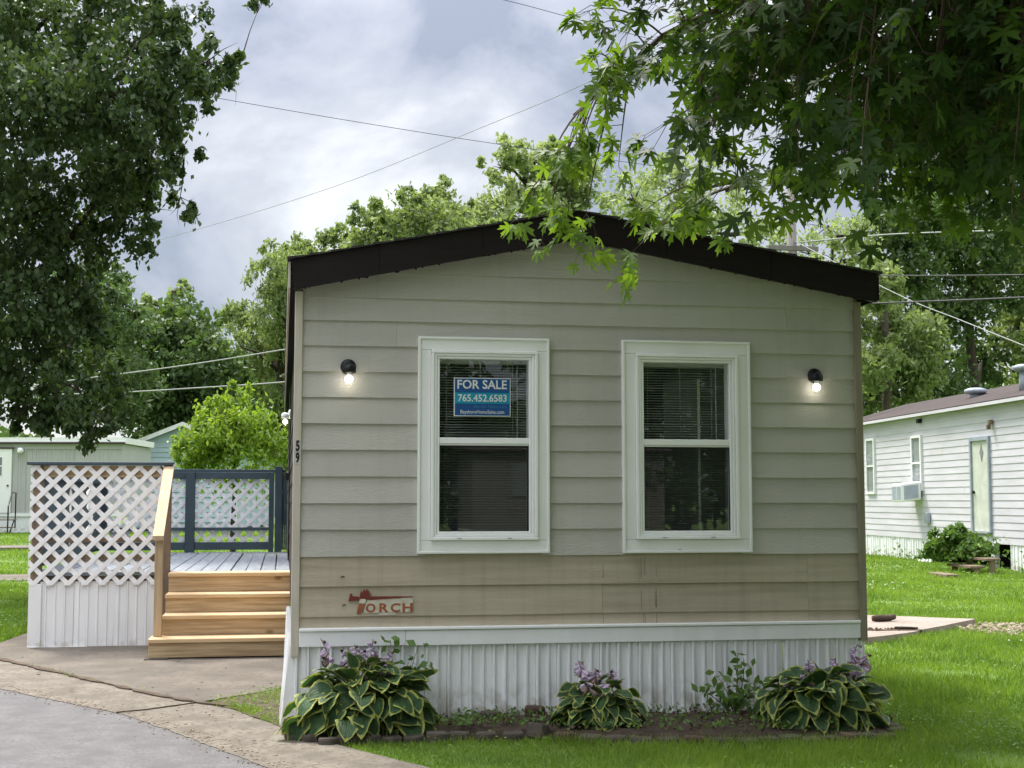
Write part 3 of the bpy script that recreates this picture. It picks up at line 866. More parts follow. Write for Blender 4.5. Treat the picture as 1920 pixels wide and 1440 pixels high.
# roof: fascia, soffit, shingle courses
rf = MB()
rf.xz([(-.045, ZE_L - .06), (XA, ZA - .06), (3.752, ZE_R - .06), (3.752, ZE_R - .004), (XA, ZA - .004), (-.045, ZE_L - .004)], -.1045, 14.05)
roof = obj('roof', rf, 'fascia', home)
def fas_cut(a, b, t0, t1, flip, y0):
    p = lambda t: (a[0] + (b[0] - a[0]) * t, a[1] + (b[1] - a[1]) * t)
    q0, q1 = p(t0), p(t1)
    e0 = (.016 if not flip else -.010) if t0 == 0 else 0
    pl = [q0, q1, (q1[0], q1[1] - .181), (q0[0] + e0, q0[1] - .182)]
    m_ = MB(); m_.xz(pl if not flip else pl[::-1], y0, -.105)
    return m_
for k_, (t0, t1) in enumerate(((0, .30), (.3012, .66), (.6612, .9996))):
    obj('fascia', fas_cut((-.040, ZE_L), (XA, ZA), t0, t1, False, -.135 - .002 * (k_ % 2)), 'fascia', roof)
for k_, (t0, t1) in enumerate(((0, .36), (.3612, .71), (.7112, .9996))):
    obj('fascia', fas_cut((3.748, ZE_R), (XA, ZA), t0, t1, True, -.136 + .002 * (k_ % 2)), 'fascia', roof)
mb = MB(); mb.box(-.060, -.0455, -.12, 14.05, ZE_L - .17, ZE_L - .01)
obj('eave_board', mb, 'trim_tan', roof)
mb = MB(); mb.box(3.7525, 3.766, -.12, 14.05, ZE_R - .17, ZE_R - .01)
obj('eave_board', mb, 'fascia', roof)
mb = MB()     # soffit
mb.xz([(-.04, ZE_L - .12), (XA, ZA - .12), (3.745, ZE_R - .12), (3.745, ZE_R - .1), (XA, ZA - .1), (-.04, ZE_L - .1)], -.1047, -.0005)
obj('soffit', mb, 'fascia', roof)
shr = random.Random(12)
for side in (0, 1):
    x_e, z_e = (-.065, ZE_L) if side == 0 else (3.772, ZE_R)
    nC = 14
    for k in range(nC):
        t0, t1 = k / nC, min(1.0, (k + 1.25) / nC)
        a = (x_e + (XA - x_e) * t0, z_e + (ZA - z_e) * t0); b = (x_e + (XA - x_e) * t1, z_e + (ZA - z_e) * t1)
        h0, h1 = .014 + shr.uniform(0, .004), .0035
        mb = MB()
        poly = [(a[0], a[1]), (b[0], b[1]), (b[0], b[1] + h1), (a[0], a[1] + h0)]
        if side: poly = poly[::-1]
        mb.xz(poly, -.150 - shr.uniform(0, .014), 14.06)
        obj('shingle_course', mb, 'shingle', roof)
# tar drips along the lower edge of the fascia
mb = MB()
for k in range(46):
    t = shr.random()
    if shr.random() < .5: a, b = (-.02, ZE_L - .183), (XA, ZA - .181)
    else: a, b = (3.735, ZE_R - .181), (XA, ZA - .181)
    x = a[0] + (b[0] - a[0]) * t; z = a[1] + (b[1] - a[1]) * t; ww = shr.uniform(.004, .02); hh = shr.uniform(.003, .011)
    mb.add([(x - ww, -.128, z + .02), (x + ww, -.128, z + .02), (x + ww * .3, -.124, z - hh), (x - ww * .5, -.124, z - hh * .8),
            (x - ww, -.118, z + .02), (x + ww, -.118, z + .02)], [(0, 3, 2, 1), (4, 5, 2, 3), (0, 4, 3), (1, 2, 5)])
obj('tar_edge', mb, 'fascia', roof, kind='stuff')


# ---------------------------------------------------------------- wall lamps
def wall_lamp(x, z, yaw, label, y=-.016, lit=.09, plate=True, headm='black', s=1.0):
    t = thing('wall_lamp', (x, y, z), label, 'lamp', 'jar lamps on the home', rz=yaw, local=True)
    mb = MB(); mb.lathe([(.0, .0), (.058 * s, .0), (.060 * s, .006), (.052 * s, .018), (.030 * s, .026), (.0, .027)], (0, .002, .0), 24, 'y')
    obj('back_plate', mb, headm, t, smooth=True)
    mb = MB(); mb.lathe([(.012, -.056), (.051, -.056), (.052, -.028), (.047, -.008), (.033, .007), (.012, .013)], (0, -.062 * s, .008), 20)
    mb.bbox(-.018, .018, -.05, -.012, -.035, .005, .004)
    obj('cap', mb, headm, t, smooth=True)
    mb = MB(); mb.lathe([(.044, -.05), (.046, -.07), (.046, -.135), (.040, -.150), (.02, -.157), (.0, -.158)], (0, -.062 * s, .008), 20)
    obj('glass_jar', mb, 'jar', t, smooth=True)
    mb = MB(); mb.lathe([(.0, -.055), (.017, -.056), (.017, -.078), (.0, -.079)], (0, -.062 * s, .008), 12)
    obj('lamp_socket', mb, 'vinyl', t)
    mb = MB(); mb.lathe([(.004, -.076), (.020, -.082), (.030, -.096), (.031, -.108), (.024, -.124), (.008, -.133), (.0, -.134)], (0, -.062 * s, .008), 14)
    obj('bulb', mb, 'bulb', t, smooth=True)
    ld = bpy.data.lights.new('bulb_light', 'POINT')
    t.scale = (.82, .82, .82)
    ld.energy = lit; ld.color = (1.0, .9, .72); ld.shadow_soft_size = .03
    lo = bpy.data.objects.new('bulb_light', ld); COL.objects.link(lo)
    lo.parent = t; lo.location = (0, -.075 * s, -.118)
    return t


wall_lamp(0.316, 2.195, 0.05, 'black jar wall lamp with lit bulb beside the window holding the sale sign')
wall_lamp(3.349, 2.185, -0.12, 'black jar wall lamp with lit bulb beside the window without a sign', lit=.08)
wall_lamp(-0.004, 2.27, R(-90), 'white-capped lit jar lamp on the side wall above the deck', y=6.0, headm='vinyl', lit=.09)

# ---------------------------------------------------------------- sale sign behind the glass
sgn = thing('sale_sign', (1.155, .045, 1.9), 'blue FOR SALE sign with phone number hung in the window', 'sign')
X0, X1, Z0, Z1 = 0.974, 1.334, 1.897, 2.139
SO = -.0605      # taped to the outside of the glass
mb = MB(); mb.bbox(X0, X1, .043 + SO, .048 + SO, Z0, Z1, .001)
obj('sign_border', mb, 'sign_white', sgn)
mb = MB(); mb.box(X0 + .006, X1 - .006, .0415 + SO, .0428 + SO, Z0 + .006, Z1 - .005)
obj('sign_face', mb, 'sign_blue', sgn)
mb = MB(); mb.box(X0 + .006, X1 - .006, .0405 + SO, .0413 + SO, Z0 + .080, Z0 + .148)
obj('sign_band', mb, 'sign_cyan', sgn)
obj('sign_text', text_mb('FOR SALE', X0 + .022, X1 - .024, Z1 - .070, Z1 - .013, .0413 + SO, .0008, .018), 'sign_white', sgn)
obj('sign_text', text_mb('765.452.6583', X0 + .026, X1 - .026, Z0 + .092, Z0 + .138, .0403 + SO, .0008, .012), 'sign_white', sgn)
obj('sign_text', text_mb('Buy this. Own it here.', X0 + .13, X1 - .022, Z0 + .050, Z0 + .070, .0413 + SO, .0006, 0), 'sign_dim', sgn)
obj('sign_text', text_mb('BayshoreHomeSales.com', X0 + .042, X1 - .042, Z0 + .010, Z0 + .040, .0413 + SO, .0006, 0.004), 'sign_white', sgn)
mb = MB()
wv = [(X0 + .02 + .1 * t, Z1 - .078 - .012 * math.sin(t * 6.0) * (1 if t > .3 else .4)) for t in [i / 12 for i in range(13)]]
for a, b in zip(wv[:-1], wv[1:]):
    mb.xz([(a[0], a[1]), (b[0], b[1]), (b[0], b[1] + .002), (a[0], a[1] + .002)], .0405 + SO, .0413 + SO)
obj('sign_wave', mb, 'sign_dim', sgn)

# ---------------------------------------------------------------- maker's badge on the lower siding
bd = thing('maker_badge', (.34, -.024, .69), 'worn metal TORCH badge with red flame on tan siding', 'badge')
yB = -.0205
def bxz(u, v):   # badge layout in metres from its lower left
    return (.328 + u, .684 + v)
def poly_part(name, pts, m_, y0, y1):
    mb = MB(); mb.xz([bxz(*p) for p in pts], y0, y1)
    return obj(name, mb, m_, bd)
k_ = .3315 / 1250
def px(u, v): return ((u - 190) * .0002755, (790 - v) * .0002755)
poly_part('plate', [px(545, 780), px(1625, 770), px(1630, 440), px(640, 490), px(590, 520)], 'badge_cream', yB - .003, yB)
poly_part('plate_tab', [px(870, 835), px(1250, 825), px(1250, 781), px(870, 781)], 'badge_cream', yB - .003, yB)
poly_part('cross_bar', [px(200, 520), px(440, 500), px(440, 420), px(290, 405), px(280, 350), px(235, 350)], 'badge_red', yB - .0045, yB - .0005)
poly_part('cross_bar', [px(640, 498), px(1630, 440), px(1630, 425), px(660, 415)], 'badge_red', yB - .0060, yB - .0031)
poly_part('torch_handle', [px(380, 790), px(485, 790), px(560, 575), px(435, 565)], 'badge_rust', yB - .005, yB - .0005)
poly_part('torch_cup', [px(435, 562), px(562, 572), px(590, 500), px(560, 470), px(470, 470), px(425, 540)], 'badge_cream', yB - .006, yB - .0005)
flame = [px(445, 468), px(450, 360), px(480, 290), px(500, 330), px(545, 245), px(565, 310), px(610, 240), px(625, 300), px(660, 290), px(640, 350), px(690, 330), px(650, 420), px(640, 468)]
mb = MB()
cc = bxz(*px(550, 420))
fl = [bxz(*p) for p in flame]
mb.add([(cc[0], yB - .0062, cc[1])] + [(p[0], yB - .0062, p[1]) for p in fl] + [(p[0], yB - .0008, p[1]) for p in fl],
       [(0, i + 2, i + 1) for i in range(len(fl) - 1)] + [(0, 1, len(fl))] + [(i + 1, i + 2, i + 2 + len(fl), i + 1 + len(fl)) for i in range(len(fl) - 1)])
obj('flame', mb, 'badge_red', bd)
for ch, a, b in (('O', 580, 800), ('R', 880, 1090), ('C', 1130, 1350), ('H', 1395, 1625)):
    p0 = bxz(*px(a, 770)); p1 = bxz(*px(b, 570))
    obj('letter', text_mb(ch, p0[0], p1[0], p0[1], p1[1], yB - .0031, .001, .035), 'badge_rust', bd)
for a, b in ((605, 525), (1585, 478), (525, 755), (1530, 742)):
    q = bxz(*px(a, b))
    mb = MB(); mb.lathe([(.0025, .0), (.002, .002), (.0, .0022)], (q[0], yB - .003, q[1]), 8, 'y')
    obj('screw', mb, 'black', bd)
# two dark nail holes with a bit of bracket next to it
for (a, b, lb) in ((.295, .735, 'bent dark nail in the same board as the badge'), (.285, .905, 'dark nail in the board above the badge')):
    hk = MB(); hk.tube([(a, -.017, b), (a, -.028, b + .001), (a + .012, -.031, b + .005), (a + .02, -.029, b - .001)], .0035, 5)
    obj('nail', hk, 'black', None, label=lb, cat='nail')

# ================================================================ deck with lattice, steps and rail
DK = thing('deck', (-1.2, 4.95, 0), 'grey deck with white lattice rail, slate posts and new pine steps', 'deck')
DZ, DY0, DY1, DX0, DX1 = .706, 4.95, 9.87, -2.38, 0.010
nb_ = 17
bw = (DX1 - DX0) / nb_
dr = random.Random(3)
for k in range(nb_):
    a = DX0 + k * bw
    z = DZ + dr.uniform(-.004, .003)
    sk = dr.uniform(-.006, .006)
    mb = MB()
    mb.bbox(a + .004, a + bw - .004, DY0 - .02 + dr.uniform(0, .012), DY1, z - .034, z, .004)
    mb.v = [(x + sk * (y - DY0) / 5, y, zz) for x, y, zz in mb.v]
    obj('deck_board', mb, 'deck', DK)
mb = MB(); mb.box(DX0, DX1, DY0 + .01, DY0 + .05, .52, .668); mb.box(DX0, DX1, DY1 - .05, DY1 - .01, .52, .668)
mb.box(DX0, DX0 + .04, DY0 + .051, DY1 - .051, .52, .668); mb.box(-.8, -.76, DY0 + .051, DY1 - .051, .52, .668)
obj('joist_frame', mb, 'old_wood', DK)
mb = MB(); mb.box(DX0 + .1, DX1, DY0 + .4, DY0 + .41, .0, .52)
obj('shade_sheet', mb, 'under_shade', DK)  # black sheet painted in place of the shade below the deck


def lattice(parent, x0, x1, z0, z1, fn, pitch=.156, w=.042):
    """diagonal slats clipped to a panel; fn(u, v, layer) gives the point"""
    hw = w / math.sqrt(2)
    for s, layer in ((1, 0), (-1, 1)):
        lo = (x0 - z1) if s == 1 else (x0 + z0)
        hi = (x1 - z0) if s == 1 else (x1 + z1)
        c = lo + .06
        while c < hi:
            poly = [(x0, z0), (x1, z0), (x1, z1), (x0, z1)]
            poly = clip(poly, 1, -s, c + hw)
            if len(poly) > 2: poly = clip(poly, -1, s, -(c - hw))
            if len(poly) > 2:
                ar = abs(sum(p[0] * q[1] - q[0] * p[1] for p, q in zip(poly, poly[1:] + poly[:1]))) / 2
                if ar > .0015:
                    m_ = MB(); m_.prism(poly, lambda u, v: fn(u, v, layer * .007), lambda u, v: fn(u, v, layer * .007 + .006))
                    obj('lattice_slat', m_, 'lattice', parent)
            c += pitch


# front privacy panel: posts, rails, cap, lattice
FX0, FX1 = -2.385, -1.19
mb = MB(); mb.bbox(FX0 + .01, FX0 + .10, DY0 - .02, DY0 + .07, 0.02, 1.70)
obj('post', mb, 'old_wood', DK)
mb = MB(); mb.bbox(-1.205, -1.115, DY0 - .02, DY0 + .07, 0.02, 1.69)
obj('post', mb, 'old_wood', DK)
for a, b in ((1.59, 1.70), (.98, 1.03), (.80, .87)):
    mb = MB(); mb.bbox(FX0 + .101, -1.2055, DY0 - .012, DY0 + .028, a, b)
    obj('rail', mb, 'pine' if a > 1.2 else 'old_wood', DK)
mb = MB(); mb.bbox(-2.43, -1.10, DY0 - .06, DY0 + .10, 1.705, 1.735, .004)
obj('rail_cap', mb, 'slate', DK)
lattice(DK, FX0 - .012, -1.19, .585, 1.70, lambda u, v, l: (u, DY0 - .036 + l, v))
ps = random.Random(31)
for k, (a, b) in enumerate(((-2.36, -1.98), (-1.98, -1.62), (-1.62, -1.205))):
    obj('skirting_panel', ribbed(a + .001, b - .001, .0, .62, DY0 - .012 + .003 * (k % 2), pitch=.085, phase=.03, dep=.010, wobb=.003, seed=60 + k), 'skirt_clean', DK)
mb = MB(); mb.bbox(-2.385, -2.27, DY0 - .034, DY0 - .025, 0.0, .60, .002); mb.bbox(-2.38, -1.86, DY0 - .042, DY0 - .026, .0, .022, .002)
obj('skirting_trim', mb, 'skirt_clean', DK)

# left side rail: slate boards
yy = DY0 + .12
while yy < DY1 - .1:
    mb = MB(); mb.bbox(DX0 + .0, DX0 + .022, yy, yy + .135, .74, 1.66, .002)
    obj('side_board', mb, 'slate', DK)
    yy += .155
mb = MB(); mb.bbox(DX0 - .03, DX0 + .08, DY0 + .101, DY1 + .02, 1.70, 1.73, .003); mb.bbox(DX0 + .023, DX0 + .06, DY0 + .08, DY1, 1.58, 1.66); mb.bbox(DX0 + .023, DX0 + .06, DY0 + .08, DY1, .78, .86)
obj('side_rail', mb, 'slate', DK)

# back rail with framed lattice
mb = MB(); mb.bbox(DX0, -.03, DY1 + .01, DY1 + .10, 1.745, 1.780, .004)
obj('rail_cap', mb, 'slate', DK)
for (a, b) in ((-2.38, -2.29), (-1.312, -1.19), (-.245, -.18), (-.165, -.075)):
    mb = MB(); mb.bbox(a, b, DY1 - .04, DY1 + .05, .70, 1.744 if b < -.1 else 1.82)
    obj('post', mb, 'slate', DK)
for (a, b) in ((-2.289, -1.313), (-1.189, -.246)):
    for (c, d) in ((1.655, 1.743), (.735, .835), (.985, 1.025)):
        mb = MB(); mb.bbox(a, b, DY1 - .02, DY1 + .02, c, d)
        obj('rail', mb, 'slate', DK)
    lattice(DK, a + .001, b - .001, .80, 1.70, lambda u, v, l: (u, DY1 + .024 + l, v))
mb = MB()
for k in range(3):
    mb.bbox(-.074 + k * .023, -.054 + k * .023, DY1 - .01, DY1 + .01, .73, 1.74, .002)
obj('end_board', mb, 'slate', DK)

# steps
SXL, SXR = -1.10, .010
SY = [3.75, 4.05, 4.35, 4.65]
SZ = [.19, .365, .53, .706]
for k in range(4):
    xl = -1.19 if k == 0 else SXL
    zb = .028 if k == 0 else SZ[k - 1] + .001
    mb = MB(); mb.bbox(xl, SXR, SY[k], SY[k] + .038, zb, SZ[k] - .039, .003)
    obj('riser', mb, 'pine', DK)
    mb = MB()
    ye = SY[k + 1] - .001 if k < 3 else DY0 - .022
    mb.bbox(xl - .005, SXR, SY[k] - .022, ye, SZ[k] - .038, SZ[k], .006)
    obj('tread', mb, 'pine_light', DK)
for xx in (-1.09, -.06):
    mb = MB()
    mb.prism([(3.79, .03), (4.9, .03), (4.9, .66), (4.69, .66), (4.69, .49), (4.39, .49), (4.39, .325), (4.09, .325), (4.09, .15), (3.79, .15)],
             lambda y, z: (xx, y, z), lambda y, z: (xx + .036, y, z))
    obj('stringer', mb, 'pine', DK)
mb = MB(); mb.bbox(-1.168, -1.098, 3.93, 4.0, .191, 1.03, .004)
obj('newel_post', mb, 'pine_up', DK)
def slope(mb, x0, x1, ya, za, yb, zb, h):
    mb.prism([(ya, za), (yb, zb), (yb, zb - h), (ya, za - h)], lambda y, z: (x0, y, z), lambda y, z: (x1, y, z))
mb = MB(); slope(mb, -1.185, -1.092, 3.885, 1.065, 4.93, 1.712, .04)
obj('handrail', mb, 'pine_up', DK)
mb = MB(); slope(mb, -1.150, -1.112, 4.002, 1.095, 4.925, 1.668, .09)
obj('handrail_brace', mb, 'pine_up', DK)
mb = MB(); mb.bbox(-1.22, -1.02, 3.68, 3.85, .0185, .027, .003)
obj('paver', mb, 'block_grey', None, label='flat concrete paver wedged under the bottom pine step', cat='paver')


def spinner(x, y, top, bot, wdt, label):
    t = thing('wind_spinner', (x, y, bot), label, 'wind spinner')
    mb = MB(); mb.tube([(x, y, 1.60), (x, y, top)], .002, 4)
    obj('cord', mb, 'wire_pale', t)
    mb = MB()
    nn = 40
    for i in range(nn + 1):
        f = i / nn
        a = f * math.pi * 5
        ww = wdt * (.35 + .65 * abs(math.sin(f * math.pi * 3)))
        mb.v += [(x + math.cos(a) * ww, y + math.sin(a) * ww, top + (bot - top) * f), (x - math.cos(a) * ww, y - math.sin(a) * ww, top + (bot - top) * f)]
    for i in range(nn):
        mb.f.append([2 * i, 2 * i + 1, 2 * i + 3, 2 * i + 2]); mb.mi.append(0)
    obj('spiral', mb, 'vinyl', t)


spinner(-2.06, 5.12, 1.56, .95, .014, 'narrow white twisted wind spinner hanging behind the lattice')
spinner(-1.88, 5.12, 1.56, .98, .04, 'wide bulging white wind spinner hanging behind the lattice')

# ================================================================ vegetation data (crown lobes x, y, z, radius in metres)
LOBES = {
    'left_maple': [(-4.82, 12.69, 8.38, 1.2), (-3.87, 12.54, 8.38, 0.96), (-2.68, 11.64, 8.29, 0.85), (-1.79, 10.95, 8.1, 0.56),
    (-1.12, 10.33, 7.37, 0.44), (-0.82, 11.09, 7.35, 0.3), (-1.65, 11.31, 7.14, 0.69), (-2.52, 10.58, 6.89, 0.88), (-3.53, 10.77, 6.74, 0.95),
    (-3.44, 13.11, 6.41, 0.98), (-2.23, 12.06, 6.37, 0.75), (-1.5, 10.94, 6.13, 0.34), (-1.6, 11.5, 5.56, 0.31), (-2.38, 12.93, 5.75, 0.61),
    (-3.31, 12.93, 5.31, 0.85), (-4.17, 12.92, 5.52, 0.88), (-3.86, 11.88, 4.25, 0.88), (-3.11, 12.0, 4.2, 0.58), (-3.82, 12.65, 3.32, 0.79),
    (-2.9, 11.02, 2.96, 0.44), (-3.91, 12.43, 2.6, 0.43), (-2.64, 11.53, 2.48, 0.38), (-2.72, 12.97, 3.21, 0.44), (-2.69, 11.06, 2.2, 0.2),
    (-3.47, 12.65, 2.7, 0.39), (-0.49, 12.09, 8.87, 0.21), (-4.62, 11.47, 5.75, 1.12), (-4.97, 13.3, 4.1, 1.21)],
    'feather': [(-6.87, 44.6, 9.52, 1.0), (-5.48, 40.17, 7.94, 0.83), (-6.34, 43.87, 7.24, 1.18), (-5.35, 40.24, 5.73, 0.92),
    (-7.18, 42.95, 7.5, 1.16), (-5.86, 42.61, 4.98, 0.86), (-7.12, 41.59, 5.45, 1.31), (-7.44, 41.97, 8.9, 0.95)],
    'dark_round': [(-4.41, 51.62, 8.39, 1.71), (-5.14, 50.14, 6.86, 1.66), (-3.15, 49.2, 7.02, 1.31), (-4.34, 51.46, 5.63, 2.26),
    (-2.2, 50.16, 6.35, 0.89), (-6.17, 52.1, 5.89, 1.37), (-2.48, 49.58, 4.86, 1.32), (-5.59, 50.13, 7.96, 1.11)],
    'thin': [(-5.43, 65.92, 12.39, 0.68), (-6.89, 64.94, 11.64, 0.61), (-6.14, 64.87, 11.03, 0.72), (-5.55, 63.64, 10.33, 0.82)],
    'willow': [(-0.76, 53.25, 11.4, 1.07), (0.18, 57.76, 12.8, 1.15), (-0.27, 53.69, 9.67, 1.31), (-2.16, 57.93, 9.94, 0.89),
    (-2.43, 55.61, 8.53, 0.86), (-0.89, 58.42, 8.23, 1.53), (0.22, 55.32, 8.67, 1.22), (-1.37, 58.58, 6.44, 1.53), (0.26, 56.34, 6.29, 1.24),
    (0.79, 54.24, 10.5, 1.45)],
    'roof_a': [(1.69, 62.61, 14.23, 1.16), (2.75, 61.97, 15.12, 0.71), (0.61, 62.51, 13.63, 1.1), (2.21, 61.12, 12.07, 1.88),
    (0.87, 60.05, 11.08, 1.58)],
    'roof_b': [(3.84, 53.48, 13.88, 1.02), (4.93, 50.6, 13.93, 1.07), (6.84, 53.16, 14.78, 1.12), (8.13, 52.71, 14.23, 0.92),
    (6.11, 51.85, 12.91, 1.89), (4.4, 54.29, 12.57, 1.71), (7.87, 50.69, 12.27, 1.63)],
    'tall': [(8.58, 44.25, 15.29, 0.72), (10.05, 45.84, 15.09, 0.98), (7.96, 44.37, 14.5, 0.67), (10.73, 45.32, 15.43, 0.6),
    (9.5, 45.21, 13.93, 0.98), (10.95, 46.45, 13.71, 1.21), (8.49, 47.12, 13.32, 0.88), (9.82, 45.79, 12.32, 1.73), (11.57, 45.69, 14.56, 0.98)],
    'behind_r': [(14.21, 47.29, 14.13, 1.35), (16.72, 49.52, 15.19, 1.41), (18.79, 49.89, 14.5, 1.31), (16.98, 47.93, 15.53, 1.15),
    (15.62, 49.1, 13.16, 1.63), (18.95, 48.21, 12.86, 1.39), (21.34, 50.14, 13.06, 0.96)],
    'sparse': [(18.85, 37.57, 11.01, 0.76), (20.03, 37.75, 10.69, 0.77), (17.74, 36.55, 10.02, 0.56), (19.69, 37.94, 9.94, 0.86),
    (20.99, 38.59, 9.9, 0.68)],
    'wood_a': [(21.04, 37.89, 7.84, 0.96), (21.97, 37.75, 7.07, 1.24), (19.88, 35.85, 6.08, 0.91), (21.92, 38.15, 5.57, 1.06),
    (19.8, 35.11, 8.55, 0.72), (20.52, 37.77, 5.14, 0.76)],
    'wood_b': [(22.4, 40.23, 11.65, 1.01), (24.08, 40.99, 12.27, 1.34), (23.26, 39.87, 9.97, 1.11), (25.64, 42.98, 9.25, 1.29),
    (25.97, 42.58, 11.79, 1.18), (24.03, 40.28, 6.99, 1.11), (25.44, 41.86, 5.72, 1.04)],
    'wood_c': [(26.57, 41.99, 11.48, 1.38), (27.48, 42.74, 13.4, 1.3), (28.31, 43.18, 10.0, 1.19), (26.07, 41.64, 8.44, 1.15),
    (28.61, 44.79, 7.11, 1.11), (28.28, 41.77, 11.92, 1.27)],
    'wood_d': [(30.98, 46.22, 10.99, 1.5), (31.31, 44.15, 12.25, 2.01), (30.12, 44.41, 8.43, 1.33), (31.93, 45.0, 9.0, 1.81),
    (30.77, 46.09, 6.81, 1.37), (34.13, 48.38, 7.07, 1.68)],
    'bush': [(-0.92, 16.2, 3.14, 0.28), (-1.04, 15.86, 2.7, 0.51), (-1.4, 15.91, 2.47, 0.42), (-0.49, 15.96, 2.57, 0.42), (-0.91, 16.24, 2.25, 0.75),
    (-1.57, 15.85, 2.19, 0.32), (-0.17, 16.06, 2.2, 0.33), (-0.13, 15.63, 2.65, 0.2), (-1.28, 15.99, 2.93, 0.2)],
    'nb_bush': [(12.66, 16.78, 0.43, 0.27), (12.8, 16.6, 0.69, 0.23), (12.39, 16.81, 0.27, 0.23), (13.11, 16.67, 0.53, 0.23),
    (13.18, 16.3, 0.34, 0.27), (12.38, 16.41, 0.75, 0.14), (12.82, 16.44, 0.29, 0.31), (13.34, 16.36, 0.59, 0.14)],
}
